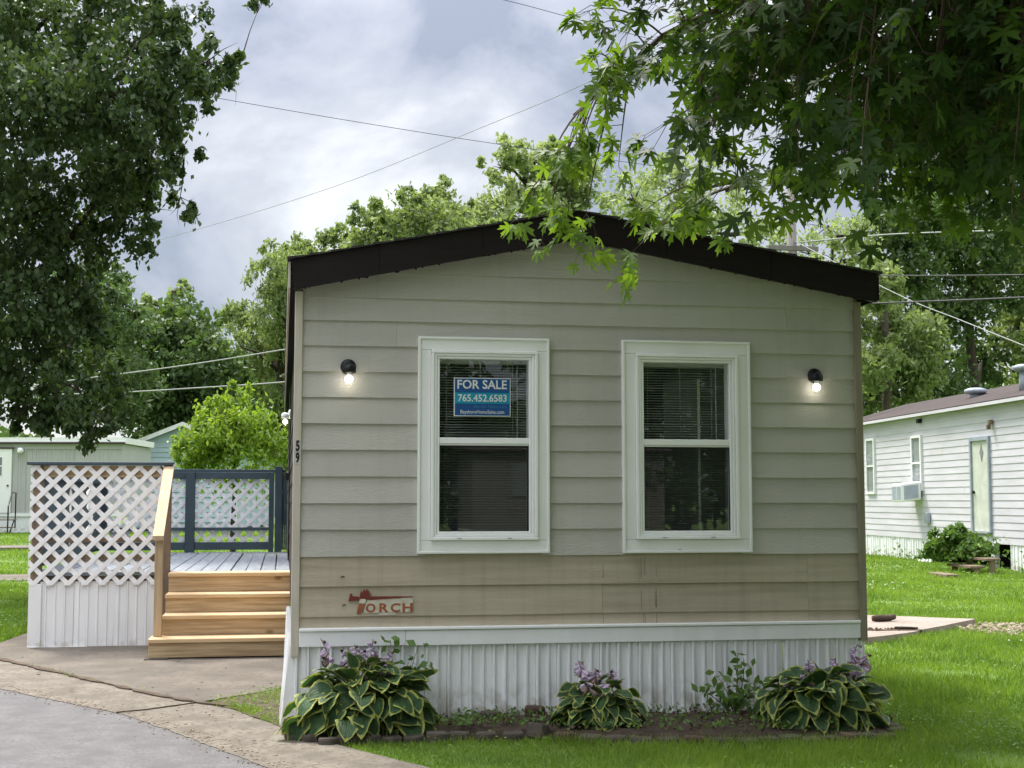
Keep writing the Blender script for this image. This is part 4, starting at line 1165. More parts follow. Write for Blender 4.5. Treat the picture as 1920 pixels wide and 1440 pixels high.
MAPLE_TIPS = [(1.74, -1.95, 4.01), (3.22, -2.6, 3.46), (3.26, -2.78, 3.37), (3.18, -2.39, 3.68), (2.93, -2.34, 3.28), (2.4, -2.17, 3.22), (2.31, -2.83, 3.16),
    (1.58, -3.2, 3.08), (2.96, -2.97, 3.56), (2.78, -2.42, 3.29), (3.1, -2.99, 3.51), (1.73, -3.21, 3.38), (3.84, -1.51, 4.01), (1.68, -3.06, 2.91),
    (1.84, -3.21, 3.16), (1.88, -2.09, 3.72), (2.59, -1.34, 4.33), (3.85, -1.82, 4.1), (3.41, -2.44, 3.08), (3.07, -3.15, 3.61), (2.12, -1.77, 3.56),
    (2.6, -3.33, 3.21), (2.46, -2.09, 3.3), (3.56, -1.55, 3.95), (3.69, -2.07, 3.19), (2.63, -3.48, 3.26), (1.91, -2.68, 3.09), (2.78, -1.96, 4.02),
    (2.2, -2.66, 3.0), (2.14, -3.0, 3.61), (3.07, -1.21, 4.06), (1.69, -3.1, 2.95), (3.11, -1.79, 3.46), (3.02, -3.39, 3.25), (1.79, -2.64, 3.11),
    (2.27, -2.21, 3.92), (3.51, -2.09, 3.95), (2.67, -1.93, 3.41), (1.54, -2.56, 3.67), (2.55, -1.54, 4.03), (2.56, -1.73, 3.59), (3.23, -2.37, 3.7),
    (1.77, -3.25, 3.05), (3.99, -1.56, 3.5), (1.87, -2.31, 3.93), (2.37, -1.1, 4.08), (3.08, -2.3, 3.21), (3.5, -2.54, 2.99), (3.82, -1.46, 4.39),
    (2.59, -2.02, 4.04), (2.96, -3.33, 3.55), (3.43, -1.59, 4.15), (2.31, -1.83, 3.81), (2.77, -1.84, 3.83), (2.48, -1.47, 3.62), (1.93, -2.16, 3.74),
    (2.11, -2.74, 3.23), (2.98, -2.7, 3.28), (2.69, -1.39, 3.81), (1.82, -3.3, 3.0), (1.94, -3.36, 3.03), (2.17, -2.55, 3.44), (3.01, -2.43, 3.97),
    (3.37, -1.95, 3.37), (2.91, -1.36, 3.45), (3.03, -3.4, 3.2), (3.39, -1.61, 3.35), (3.56, -1.66, 4.15), (1.56, -3.01, 3.25), (2.64, -2.36, 3.78),
    (1.99, -2.76, 3.16), (2.5, -1.27, 4.37), (2.78, -2.28, 3.35), (2.33, -1.22, 4.12), (1.88, -2.39, 3.17), (3.64, -1.9, 3.35), (3.24, -3.02, 3.35),
    (2.4, -2.12, 3.31), (2.89, -1.74, 3.74), (1.86, -2.73, 3.21), (2.61, -3.04, 3.01), (2.07, -3.33, 3.42), (2.59, -2.95, 3.17), (3.76, -1.85, 3.84),
    (2.22, -3.14, 3.04), (2.61, -2.9, 3.01), (2.12, -3.66, 2.84), (3.84, -2.06, 3.72), (3.32, -0.65, 4.43), (3.22, -1.84, 3.28), (4.17, -1.29, 3.85),
    (3.77, -0.96, 3.49), (3.96, -1.43, 4.31), (3.96, -0.17, 3.8), (2.67, -3.8, 2.79), (3.28, -2.69, 3.72), (3.22, -2.3, 3.39), (3.83, -2.11, 3.49),
    (2.84, -3.09, 3.18), (2.96, -3.17, 3.47), (2.09, -3.55, 2.85), (3.66, -1.71, 3.84), (2.89, -2.59, 3.76), (3.8, -0.27, 3.73), (3.18, -1.98, 3.49),
    (3.04, -3.3, 2.91), (4.17, -1.41, 3.41), (3.91, -0.95, 3.58), (4.87, -0.3, 3.59), (4.79, -0.08, 4.13), (3.91, -1.54, 3.53), (3.43, -2.43, 3.02),
    (3.04, -3.04, 2.93), (3.86, -1.79, 3.63), (3.84, -1.74, 4.18), (3.29, -2.13, 3.46), (4.8, -0.23, 4.74), (3.19, -3.18, 3.6), (4.18, -0.82, 4.54),
    (4.5, -0.82, 3.54), (3.47, -1.71, 3.95), (2.67, -3.63, 2.79), (2.26, -3.14, 3.05), (2.77, -3.3, 2.8), (4.51, -0.27, 4.23), (2.89, -3.11, 3.07),
    (2.94, -3.1, 3.24), (4.1, -0.27, 3.71), (4.06, -1.34, 4.0), (3.9, -1.78, 3.81), (2.89, -3.5, 3.36), (2.79, -2.88, 3.68), (2.21, -3.23, 3.37),
    (2.77, -3.61, 2.7), (4.46, -1.03, 4.41), (4.4, -0.94, 4.48), (4.71, -0.33, 4.04), (4.17, -1.39, 3.98), (3.35, -2.37, 3.74), (3.21, -3.07, 3.12),
    (2.34, -3.37, 2.98), (3.2, -2.86, 3.03), (2.88, -2.26, 3.44), (5.01, -0.26, 4.72), (2.89, -3.38, 3.21), (3.95, -1.79, 3.99), (2.97, -2.54, 3.31),
    (2.33, -3.83, 3.28), (3.53, -1.83, 3.24), (4.84, -0.44, 4.74), (4.48, -0.68, 4.25), (2.68, -2.97, 2.98), (2.79, -3.85, 3.16), (3.71, -2.35, 3.54),
    (2.86, -3.53, 3.07), (2.94, -2.99, 3.38), (2.84, -2.48, 3.18), (4.4, -0.97, 4.07), (3.8, -0.86, 3.96), (2.95, -3.19, 3.16), (4.49, -0.19, 3.86),
    (2.64, -2.3, 3.31), (2.44, -3.54, 2.85), (3.71, -1.65, 3.69), (4.14, -1.41, 3.81), (3.5, -2.27, 3.95), (3.39, -2.18, 3.69), (3.36, -2.48, 3.4),
    (3.09, -2.64, 3.12), (4.24, -0.46, 3.94), (3.54, -1.79, 3.55), (3.42, -2.16, 3.9), (3.29, -2.73, 3.67), (3.68, -0.96, 3.49), (3.52, -2.22, 3.48),
    (3.02, -3.06, 3.24), (2.53, -3.36, 3.0), (2.92, -2.98, 3.67), (3.02, -3.42, 2.9), (3.81, -2.05, 3.45), (3.31, -1.57, 3.37), (4.5, -0.28, 3.79),
    (4.28, -1.39, 3.88), (3.92, -2.05, 4.09), (2.77, -3.56, 2.98), (4.52, -0.13, 4.22), (4.96, -0.21, 4.03), (4.62, -0.16, 4.33), (4.71, -0.07, 4.14),
    (4.13, -1.07, 4.01), (3.09, -2.77, 3.14), (4.55, -0.75, 3.87), (3.36, -2.46, 3.71), (3.19, -3.15, 3.5), (3.56, -0.77, 3.7), (4.19, -0.83, 4.1),
    (3.46, -2.26, 3.1), (3.53, -2.13, 3.44), (3.39, -2.16, 3.34), (2.63, -3.73, 3.27), (2.98, -3.18, 2.85), (2.22, -3.65, 2.84), (4.36, -1.0, 3.59),
    (3.88, -1.81, 3.69), (2.37, -3.15, 3.57), (3.23, -2.98, 3.59), (4.71, -0.03, 3.78), (3.02, -3.14, 3.16), (3.27, -2.33, 3.17), (2.69, -3.38, 3.23),
    (2.75, -3.41, 3.01), (3.87, -0.0, 3.92), (3.12, -2.5, 3.56), (2.49, -3.52, 3.05), (3.61, -2.26, 3.23), (2.99, -3.31, 2.96), (3.0, -2.96, 3.25),
    (3.71, -1.41, 3.8), (4.68, -0.45, 3.92), (2.82, -3.4, 3.24), (2.68, -3.79, 3.03), (2.73, -2.02, 3.32), (3.37, -2.51, 3.56), (2.44, -3.22, 2.86),
    (4.03, -0.71, 4.54)]
MAPLE_LOW = [(1.31, -1.2, 2.79), (1.42, -1.33, 2.83), (1.74, -1.47, 2.68), (1.88, -1.61, 2.83), (1.53, -1.35, 2.92), (1.96, -1.63, 2.88), (1.77, -1.7, 2.88),
    (2.1, -1.75, 2.9), (1.24, -1.52, 3.03), (2.35, -2.0, 2.96), (2.65, -2.06, 3.0), (2.91, -2.29, 2.84), (2.8, -2.28, 2.94), (2.49, -2.03, 3.06),
    (2.22, -1.98, 2.98), (2.15, -1.78, 3.11), (1.65, -1.6, 3.13), (1.43, -1.56, 3.13), (1.44, -1.91, 3.6), (1.57, -1.82, 3.58), (3.17, -2.52, 2.63),
    (3.14, -2.42, 2.75), (3.3, -2.65, 2.7), (1.49, -1.93, 3.78), (1.41, -1.92, 3.84), (1.57, -1.71, 3.44), (1.43, -1.67, 3.24), (1.35, -1.65, 3.14)]

# ================================================================ neighbour on the right (local frame: x along its wall away from the home, +y outward)
NB = thing('mobile_home', (14.15, 16.5, 0), 'long white lap-sided mobile home with brown roof and overgrown door steps', 'mobile home', rz=math.atan2(9.5, .7), local=True)
NX0, NX1 = -7.0, 11.3
mb = MB(); mb.box(NX0 + .05, NX1, -4.2, -.03, .5, 3.36)
obj('wall', mb, 'nb_white', NB)
nz = .50
k = 0
while nz < 3.36:
    h = .1465
    segs = [(NX0, NX1)]
    jx = [1.0, 4.2, -2.6, 7.0][k % 4]
    if .62 < nz < 2.68: segs = [(NX0, 1.30), (2.24, NX1)]
    for a, b in segs:
        mb = MB()
        mb.prism([(a, nz), (b, nz), (b, nz + h + .01), (a, nz + h + .01)], lambda x, z: (x, .004 - .011 * (z - nz) / (h + .01), z), lambda x, z: (x, -.029, z))
        obj('siding_board', mb, 'nb_white', NB)
    nz += h; k += 1
mb = MB()
mb.prism([(.16, 3.33), (-2.1, 3.98), (-4.4, 3.33), (-4.4, 3.40), (-2.1, 4.05), (.16, 3.40)], lambda y, z: (NX0 - .1, y, z), lambda y, z: (NX1 + .1, y, z))
nroof = obj('roof', mb, 'nb_roof', NB)
mb = MB(); mb.box(NX0 - .1, NX1 + .1, .161, .175, 3.31, 3.375)
obj('eave_trim', mb, 'nb_white', nroof)
for sx_ in (8.6, 4.4, 2.2, -.4):
    mb = MB()
    mb.add([(sx_, .15, 3.405), (sx_ + .03, .15, 3.405), (sx_ + .03, -2.1, 4.056), (sx_, -2.1, 4.056)], [(0, 1, 2, 3)])
    obj('roof_seam', mb, 'old_wood', nroof)
def vent(x, y, h, rc, label):
    t = thing('roof_vent', (0, 0, 0), label, 'vent')
    t.parent = None
    c, s_ = math.cos(NB.rotation_euler[2]), math.sin(NB.rotation_euler[2])
    t.location = (14.15 + x * c - y * s_, 16.5 + x * s_ + y * c, 3.40 + (.16 - y) * .2876)
    OFF[t.name] = (0, 0, 0)
    mb = MB(); mb.lathe([(rc * .55, -.05), (rc * .5, h), (rc * .4, h)], (0, 0, 0), 12)
    obj('pipe', mb, 'pipe_grey', t, smooth=True)
    mb = MB(); mb.lathe([(rc * .9, h), (rc * 1.05, h + .05), (rc, h + .10), (rc * .6, h + .13), (0, h + .135)], (0, 0, 0), 14)
    obj('cap', mb, 'pipe_grey', t, smooth=True)
vent(1.1, -.7, .38, .24, 'tall grey capped pipe vent on the brown roof')
vent(4.2, -1.0, .06, .24, 'low round vent cap on the brown roof')
# windows
for (a, b, c, d) in ((8.0, 8.61, 1.54, 2.96), (4.91, 5.52, 1.60, 2.89)):
    mb = MB()
    t = .06
    mb.box(a, b, -.02, .05, d - t, d); mb.box(a, b, -.02, .05, c, c + t); mb.box(a, a + t, -.02, .05, c + t, d - t); mb.box(b - t, b, -.02, .05, c + t, d - t)
    mb.box(a + t, b - t, -.02, .045, (c + d) / 2 - .02, (c + d) / 2 + .02)
    wn = obj('window', mb, 'vinyl', NB)
    for (e_, f_) in ((c + t, (c + d) / 2 - .02), ((c + d) / 2 + .02, d - t)):
        mb = MB(); mb.box(a + t, b - t, .034, .038, e_, f_)
        obj('pane', mb, 'glass', wn)
    mb = MB(); mb.box(a + t, b - t, .0105, .013, c + t, d - t)
    obj('curtain', mb, 'nb_white', wn)
# air conditioner
AC = thing('air_conditioner', (0, 0, 0), 'white window air conditioner tilting out of the white home', 'air conditioner')
AC.rotation_euler = NB.rotation_euler
c_, s__ = math.cos(NB.rotation_euler[2]), math.sin(NB.rotation_euler[2])
AC.location = (14.15 + 5.22 * c_ - .02 * s__, 16.5 + 5.22 * s__ + .02 * c_, 1.40)
OFF[AC.name] = (0, 0, 0)
mb = MB(); mb.bbox(-.31, .31, .03, .50, .0, .42, .02)
mb.v = [(x, y, z - y * .12) for x, y, z in mb.v]
obj('case', mb, 'vinyl', AC)
for (a, b) in ((-.27, -.02), (.02, .27)):
    mb = MB(); mb.box(a, b, .501, .506, .05, .36)
    mb.v = [(x, y, z - y * .12) for x, y, z in mb.v]
    obj('grille', mb, 'pipe_grey', AC)
mb = MB(); mb.box(-.316, -.311, .10, .44, .05, .36)
mb.v = [(x, y, z - y * .12) for x, y, z in mb.v]
obj('side_grille', mb, 'pipe_grey', AC)
# door
mb = MB()
mb.box(1.30, 1.36, -.02, .05, .72, 2.70); mb.box(2.18, 2.24, -.02, .05, .72, 2.70); mb.box(1.36, 2.18, -.02, .05, 2.62, 2.70); mb.box(1.36, 2.18, -.02, .07, .70, .735)
dr_ = obj('door', mb, 'pipe_grey', NB)
mb = MB(); mb.box(1.37, 2.17, -.025, .012, .74, 2.615)
obj('door_leaf', mb, 'nb_door', dr_)
mb = MB(); mb.prism([(1.70, 2.18), (1.79, 2.37), (1.70, 2.56), (1.61, 2.37)], lambda x, z: (x, .0125, z), lambda x, z: (x, .020, z))
obj('diamond_pane', mb, 'grey_roof', dr_)
mb = MB(); mb.lathe([(.03, 0), (.035, .04), (0, .05)], (2.10, .013, 1.55), 10, 'y')
mb.v = [(x, .026 - y, z) for x, y, z in mb.v]
obj('knob', mb, 'black', dr_)
mb = MB(); mb.bbox(1.10, 1.22, .012, .09, 2.93, 3.02, .01); mb.bbox(1.12, 1.20, .05, .13, 2.83, 2.93, .015)
obj('porch_lamp', mb, 'old_wood', NB)
mb = MB(); mb.bbox(4.50, 4.70, .012, .09, .86, 1.10, .01)
obj('outlet_box', mb, 'pipe_grey', NB)
mb = MB(); mb.bbox(4.88, 5.02, .012, .10, 3.16, 3.26, .01)
obj('cable_bracket', mb, 'black', NB)
# skirting with missing panels
for k, (a, b) in enumerate(((10.4, 11.3), (9.5, 10.4), (8.6, 9.5), (7.7, 8.6), (6.8, 7.7), (5.9, 6.8), (5.0, 5.9), (4.5, 5.0), (-.4, .55), (-1.4, -.4), (-2.4, -1.4), (-3.4, -2.4))):
    p = ribbed(a + .003, b - .003, .0, .54, 0, pitch=.15, rib=.03, dep=.02, seed=80 + k)
    p.v = [(x, -y - .02, z) for x, y, z in p.v]
    p.f = [f[::-1] for f in p.f]
    obj('skirting_panel', p, 'skirt', NB)
p = ribbed(3.75, 4.45, .0, .58, 0, pitch=.15, rib=.03, dep=.02, seed=99)
p.v = [(x + (.55 - z) * .45, -y + .05 + (.55 - z) * .35, z) for x, y, z in p.v]; p.f = [f[::-1] for f in p.f]
obj('skirting_panel', p, 'skirt', NB, label='loose skirting panel leaning outward')
mb = MB(); mb.box(-6.9, 11.2, -.6, -.55, 0, .5)
obj('shade_sheet', mb, 'under_shade', NB)  # black sheet in place of the shade behind the missing skirting
mb = MB(); mb.bbox(1.12, 1.27, -.05, .06, 0, .52)
obj('support_post', mb, 'nb_white', NB)

# wooden steps in front of the neighbour's door
ST = thing('wooden_steps', (12.75, 16.1, 0), 'low weathered wooden steps half buried in the shrub', 'steps', local=True, rz=math.atan2(9.5, .7))
for i, (y, z) in enumerate(((.0, .16), (-.30, .30))):
    mb = MB(); mb.bbox(-.55, .55, y - .14, y + .14, z - .045, z)
    obj('tread', mb, 'old_wood', ST)
for sx_ in (-.5, .5):
    mb = MB(); mb.bbox(sx_ - .03, sx_ + .03, -.05, .05, 0, .115); obj('leg', mb, 'old_wood', ST)
    mb = MB(); mb.bbox(sx_ - .03, sx_ + .03, -.35, -.25, 0, .255); obj('leg', mb, 'old_wood', ST)
mb = MB(); mb.bbox(-.6, .2, .12, .34, .0, .07, .01)
obj('timber', mb, 'old_wood', None).location = (11.95, 15.1, 0)
tm = bpy.data.objects['timber']; tm.rotation_euler = (0, 0, math.atan2(9.5, .7)); tag(tm, 'old grey timber lying in the grass by the wooden steps', 'timber')

# ================================================================ homes at the back left
GH = thing('mobile_home', (-8.5, 35.3, .38), 'grey green ribbed mobile home with pale flat roof behind the lattice', 'mobile home', rz=-.15, local=True)
for k in range(6):
    a, b = -5.0 + k * 1.45, -5.0 + (k + 1) * 1.45 - .01
    if k == 5: b = 3.70
    if a < .36 < b or a < -.45 < b: pass
    p = ribbed(a, b, .62, 2.55, 0, pitch=.115, rib=.05, dep=.02, seed=120 + k)
    obj('ribbed_siding', p, 'grey_ribs', GH)
mb = MB(); mb.box(-5.0, 3.69, .01, 3.4, .5, 2.70)
obj('wall', mb, 'grey_ribs', GH)
mb = MB(); mb.box(-5.0, 3.70, -.03, .008, 2.551, 2.72)
obj('upper_band', mb, 'grey_ribs', GH)
mb = MB(); mb.box(-5.1, 3.78, -.10, 3.5, 2.721, 2.80); mb.box(-5.1, 3.78, -.09, 3.5, 2.8005, 2.90)
groof = obj('roof', mb, 'vinyl', GH)
mb = MB(); mb.box(-5.1, 3.78, -.125, -.101, 2.70, 2.76)
obj('gutter', mb, 'nb_roof', groof)
mb = MB(); mb.box(-5.0, 3.70, -.04, .009, .52, .618)
obj('base_trim', mb, 'vinyl', GH)
for k in range(7):
    obj('skirting_panel', ribbed(-5 + k * 1.24, -5 + (k + 1) * 1.24 - .01, -.1, .52, .005, pitch=.12, rib=.05, dep=.02, seed=140 + k), 'skirt', GH)
mb = MB(); mb.bbox(-.55, .36, -.06, -.025, .62, 2.56, .01)
gd = obj('door', mb, 'vinyl', GH)
mb = MB(); mb.box(-.65, .44, -.09, -.061, 2.561, 2.60); obj('drip_cap', mb, 'nb_roof', gd)
mb = MB(); mb.box(-.42, .10, -.066, -.0605, 1.72, 2.33); obj('frame', mb, 'vinyl', gd)
mb = MB(); mb.box(-.39, .07, -.071, -.0665, 1.75, 2.02); mb2_ = MB(); mb2_.box(-.39, .07, -.071, -.0665, 2.06, 2.30)
obj('pane', mb, 'grey_roof', gd); obj('pane', mb2_, 'grey_roof', gd)
mb = MB(); mb.bbox(.24, .29, -.10, -.0605, 1.42, 1.47); obj('knob', mb, 'black', gd)
mb = MB(); mb.lathe([(.09, 0), (.09, .1), (.05, .2), (0, .2)], (.62, -.02, 2.50), 12, 'y'); obj('porch_lamp', mb, 'vinyl', GH)
GS = thing('metal_steps', (-8.35, 34.2, .36), 'black metal steps with thin handrail at the grey green home', 'steps', local=True, rz=-.15)
for i, z in enumerate((.24, .46)):
    mb = MB(); mb.bbox(-.9, .42, .25 * i, .25 * i + .3, z - .03, z, .005); obj('tread', mb, 'old_wood', GS)
for a in (-.85, .35):
    mb = MB(); mb.tube([(a, .02, -.05), (a, .5, .46)], .02, 5); obj('leg', mb, 'black', GS)
mb = MB(); mb.tube([(.42, -.25, -.1), (.42, -.25, .85), (.36, .2, 1.25), (.36, .55, 1.25), (.36, .55, .2)], .022, 6); obj('handrail', mb, 'black', GS)
for (x, hh, rr, lb) in ((.0, 0, 0, 0),):
    pass
RV = thing('roof_vent', (-6.05, 36.4, 3.28), 'dark domed vent on the pale flat roof', 'vent', local=True)
mb = MB(); mb.lathe([(.16, 0), (.18, .12), (.2, .3), (.12, .42), (0, .44)], (0, 0, 0), 12); obj('cap', mb, 'grey_roof', RV, smooth=True)
mb = MB(); mb.lathe([(.10, -.02), (.10, .12), (0, .12)], (0, 0, 0), 10); obj('base', mb, 'pipe_grey', RV)
RV = thing('roof_vent', (-6.6, 36.3, 3.28), 'small white pipe vent on the pale flat roof', 'vent', local=True)
mb = MB(); mb.lathe([(.09, -.02), (.09, .16), (.12, .17), (.12, .24), (0, .25)], (0, 0, 0), 10); obj('pipe', mb, 'vinyl', RV)
mb = MB(); mb.lathe([(.14, -.02), (.14, .03), (0, .03)], (0, 0, 0), 10); obj('flashing', mb, 'pipe_grey', RV)
MP = thing('service_mast', (-7.6, 37.2, .38), 'brown service mast rising behind the pale flat roof', 'pole')
mb = MB(); mb.tube([(-7.6, 37.2, .38), (-7.6, 37.2, 4.1)], .10, 8); obj('post', mb, 'pole_wood', MP)
mb = MB(); mb.tube([(-7.6, 37.2, 4.09), (-7.58, 37.2, 4.75)], .045, 6); mb.tube([(-7.58, 37.2, 4.5), (-7.85, 37.2, 4.42), (-7.95, 37.2, 4.5)], .02, 5); obj('conduit', mb, 'pipe_grey', MP)

BH = thing('blue_house', (-3.6, 42.6, .40), 'pale blue lap-sided gabled home behind the bright bush', 'house', rz=-.15, local=True)
mb = MB(); mb.xz([(-1.9, 0), (1.9, 0), (1.9, 2.92), (0, 3.66), (-1.9, 2.92)], .012, 9); obj('wall', mb, 'blue_siding', BH)
z = .2; k = 0
while z < 3.6:
    poly = clip(clip([(-1.9, z), (1.9, z), (1.9, z + .19), (-1.9, z + .19)], -.389, 1, 3.64), .389, 1, 3.64)
    if len(poly) > 2:
        mb = MB(); mb.prism(poly, lambda x, zz: (x, -.03 + .035 * (zz - z) / .19, zz), lambda x, zz: (x, .011, zz)); obj('siding_board', mb, 'blue_siding', BH)
    z += .18
mb = MB(); mb.xz([(-2.25, 2.80), (0, 3.68), (2.25, 2.80), (2.25, 2.89), (0, 3.77), (-2.25, 2.89)], -.25, 9.2); br_ = obj('roof', mb, 'grey_roof', BH)
for s in (-1, 1):
    mb = MB(); pl = [(s * 2.26, 2.74), (s * .001, 3.64), (s * .001, 3.80), (s * 2.26, 2.90)]
    mb.xz(pl if s < 0 else pl[::-1], -.29, -.251); obj('barge_board', mb, 'vinyl', br_)
for s in (-1, 1):
    mb = MB(); mb.bbox(s * 1.9 - .05, s * 1.9 + .05, -.04, .05, 0, 2.9); obj('corner_trim', mb, 'vinyl', BH)

# home across the street, seen only as a reflection in the glass
OH = thing('mobile_home', (8.6, -33.0, 0), 'grey-walled mobile home across the street mirrored in the window glass', 'mobile home', rz=math.pi, local=True)
mb = MB(); mb.box(-3, 3, 0, 3.5, .5, 2.9); obj('wall', mb, 'pole_wood', OH)  # wall colour darkened to dim its sunlit reflection
mb = MB(); mb.box(-3, 3, .02, 3.4, 0, .5); obj('skirting', mb, 'skirt', OH)
mb = MB(); mb.prism([(-.2, 2.9), (1.75, 3.4), (3.7, 2.9)], lambda y, z: (-3.2, y, z), lambda y, z: (3.2, y, z)); obj('roof', mb, 'nb_roof', OH)
for a in (-2.4, .9):
    mb = MB(); mb.box(a, a + .9, -.04, -.001, 1.5, 2.5); obj('window', mb, 'grey_roof', OH)

# ================================================================ poles and wires
UP = thing('utility_pole', (14.35, 29.0, 0), 'grey wooden utility pole rising behind the brown roof edge', 'pole')
mb = MB(); mb.tube([(14.35, 29.0, 0), (14.35, 29.0, 10.55)], [.17, .13], 10); obj('post', mb, 'pole_wood', UP, smooth=True)
mb = MB(); mb.bbox(13.6, 15.1, 28.85, 28.97, 8.55, 8.68); obj('cross_arm', mb, 'pole_wood', UP)
for x in (13.75, 14.1, 14.6, 14.95):
    mb = MB(); mb.lathe([(.02, 0), (.04, .03), (.025, .06), (.04, .09), (0, .12)], (x, 28.91, 8.68), 8); obj('insulator', mb, 'grey_roof', UP)


def wire(pts, r, m_, label):
    P = [Vector(p) for p in pts]
    fine = []
    for i in range(len(P) - 1):
        p0, p1, p2, p3 = P[max(0, i - 1)], P[i], P[i + 1], P[min(len(P) - 1, i + 2)]
        for k in range(8):
            t = k / 8
            fine.append(.5 * ((2 * p1) + (-p0 + p2) * t + (2 * p0 - 5 * p1 + 4 * p2 - p3) * t * t + (-p0 + 3 * p1 - 3 * p2 + p3) * t ** 3))
    fine.append(P[-1])
    mb = MB(); mb.tube(fine, r, 5)
    obj('power_line', mb, m_, None, True, label=label, cat='cable', group='overhead cables')


wire([(-9.68, 22.65, 11.62), (-6.66, 24.17, 11.72), (-3.78, 24.74, 11.38), (-1.16, 25.35, 11.13), (5.5, 26.32, 10.6), (14.33, 28.93, 10.5)], .008, 'wire_dark', 'thin cable running from the left maple down to the utility pole top')
wire([(-7.35, 36.75, 8.79), (-2.72, 33.88, 9.59), (1.49, 31.06, 10.5), (4.88, 26.39, 11.04), (7.05, 21.95, 11.16), (10.13, 17.29, 12.12)], .008, 'wire_pale', 'thin cable climbing the open sky to the hanging maple branch')
wire([(1.72, 20.65, 12.89), (4.53, 20.24, 12.2), (5.85, 20.05, 11.85), (10.89, 19.34, 10.47)], .007, 'wire_dark', 'short cable end showing above the hanging maple tip at the sky top')
wire([(-8.73, 29.24, 4.05), (-5.08, 26.58, 4.34), (-2.35, 24.08, 4.49), (0.12, 21.62, 4.67), (2.77, 19.12, 4.91)], .016, 'wire_pale', 'upper pale cable crossing the dark round tree above the bush')
wire([(-8.73, 29.24, 4.05), (-4.43, 26.5, 4.01), (-1.92, 24.05, 3.98), (0.1, 21.68, 3.95), (2.78, 19.2, 4.05)], .016, 'wire_pale', 'lower pale cable touching the top of the bright bush')
wire([(14.35, 29.0, 8.78), (15.4, 24.88, 8.28), (15.73, 18.81, 7.24), (17.38, 14.51, 6.71)], .018, 'wire_pale', 'highest pale cable over the white home under the maple leaves')
wire([(14.36, 29.0, 7.89), (14.29, 23.15, 6.89), (14.69, 17.06, 5.93), (16.05, 12.81, 5.37)], .016, 'wire_dark', 'dark cable level with the fascia end over the white home')
wire([(13.11, 29.45, 6.89), (13.13, 21.39, 5.91), (13.64, 15.26, 5.18), (14.71, 11.05, 4.79)], .020, 'wire_dark', 'thick dark cable just below the fascia end over the white home')
wire([(14.35, 29.0, 8.89), (14.75, 23.11, 6.45), (14.39, 19.2, 5.28), (14.18, 16.26, 4.39), (13.9, 13.9, 3.72)], .011, 'wire_pale', 'pale service cable sloping down to the white home roof')
wire([(-8.9, 37.4, 4.7), (-7.6, 37.2, 4.05), (-6.75, 36.5, 3.50), (-6.6, 36.3, 3.45)], .02, 'wire_pale', 'pale cable drooping from the service mast to the flat roof')

# ================================================================ trees
def leaf_cards(P, size, rng, droop=.3, aspect=.55, up=None):
    """kite shaped leaves, folded along the middle: one quad pair per point"""
    n = len(P)
    d = rng.normal(size=(n, 3)); d[:, 2] -= droop * 1.6
    d /= np.linalg.norm(d, axis=1)[:, None]
    q = rng.normal(size=(n, 3)); q[:, 2] += .9
    s = np.cross(d, q); s /= np.linalg.norm(s, axis=1)[:, None] + 1e-9
    nn = np.cross(s, d)
    L = size * rng.uniform(.6, 1.3, n)[:, None]
    Wd = L * aspect
    a = P - d * L * .5
    t = P + d * L * .5
    m = P - d * L * .05 - nn * L * .10
    l = m + s * Wd * .5 + nn * L * .12
    r = m - s * Wd * .5 + nn * L * .12
    V = np.stack([a, l, t, r], 1).reshape(-1, 3)
    i0 = np.arange(n) * 4
    F = np.concatenate([np.stack([i0, i0 + 2, i0 + 1], 1), np.stack([i0, i0 + 3, i0 + 2], 1)])
    return V, F


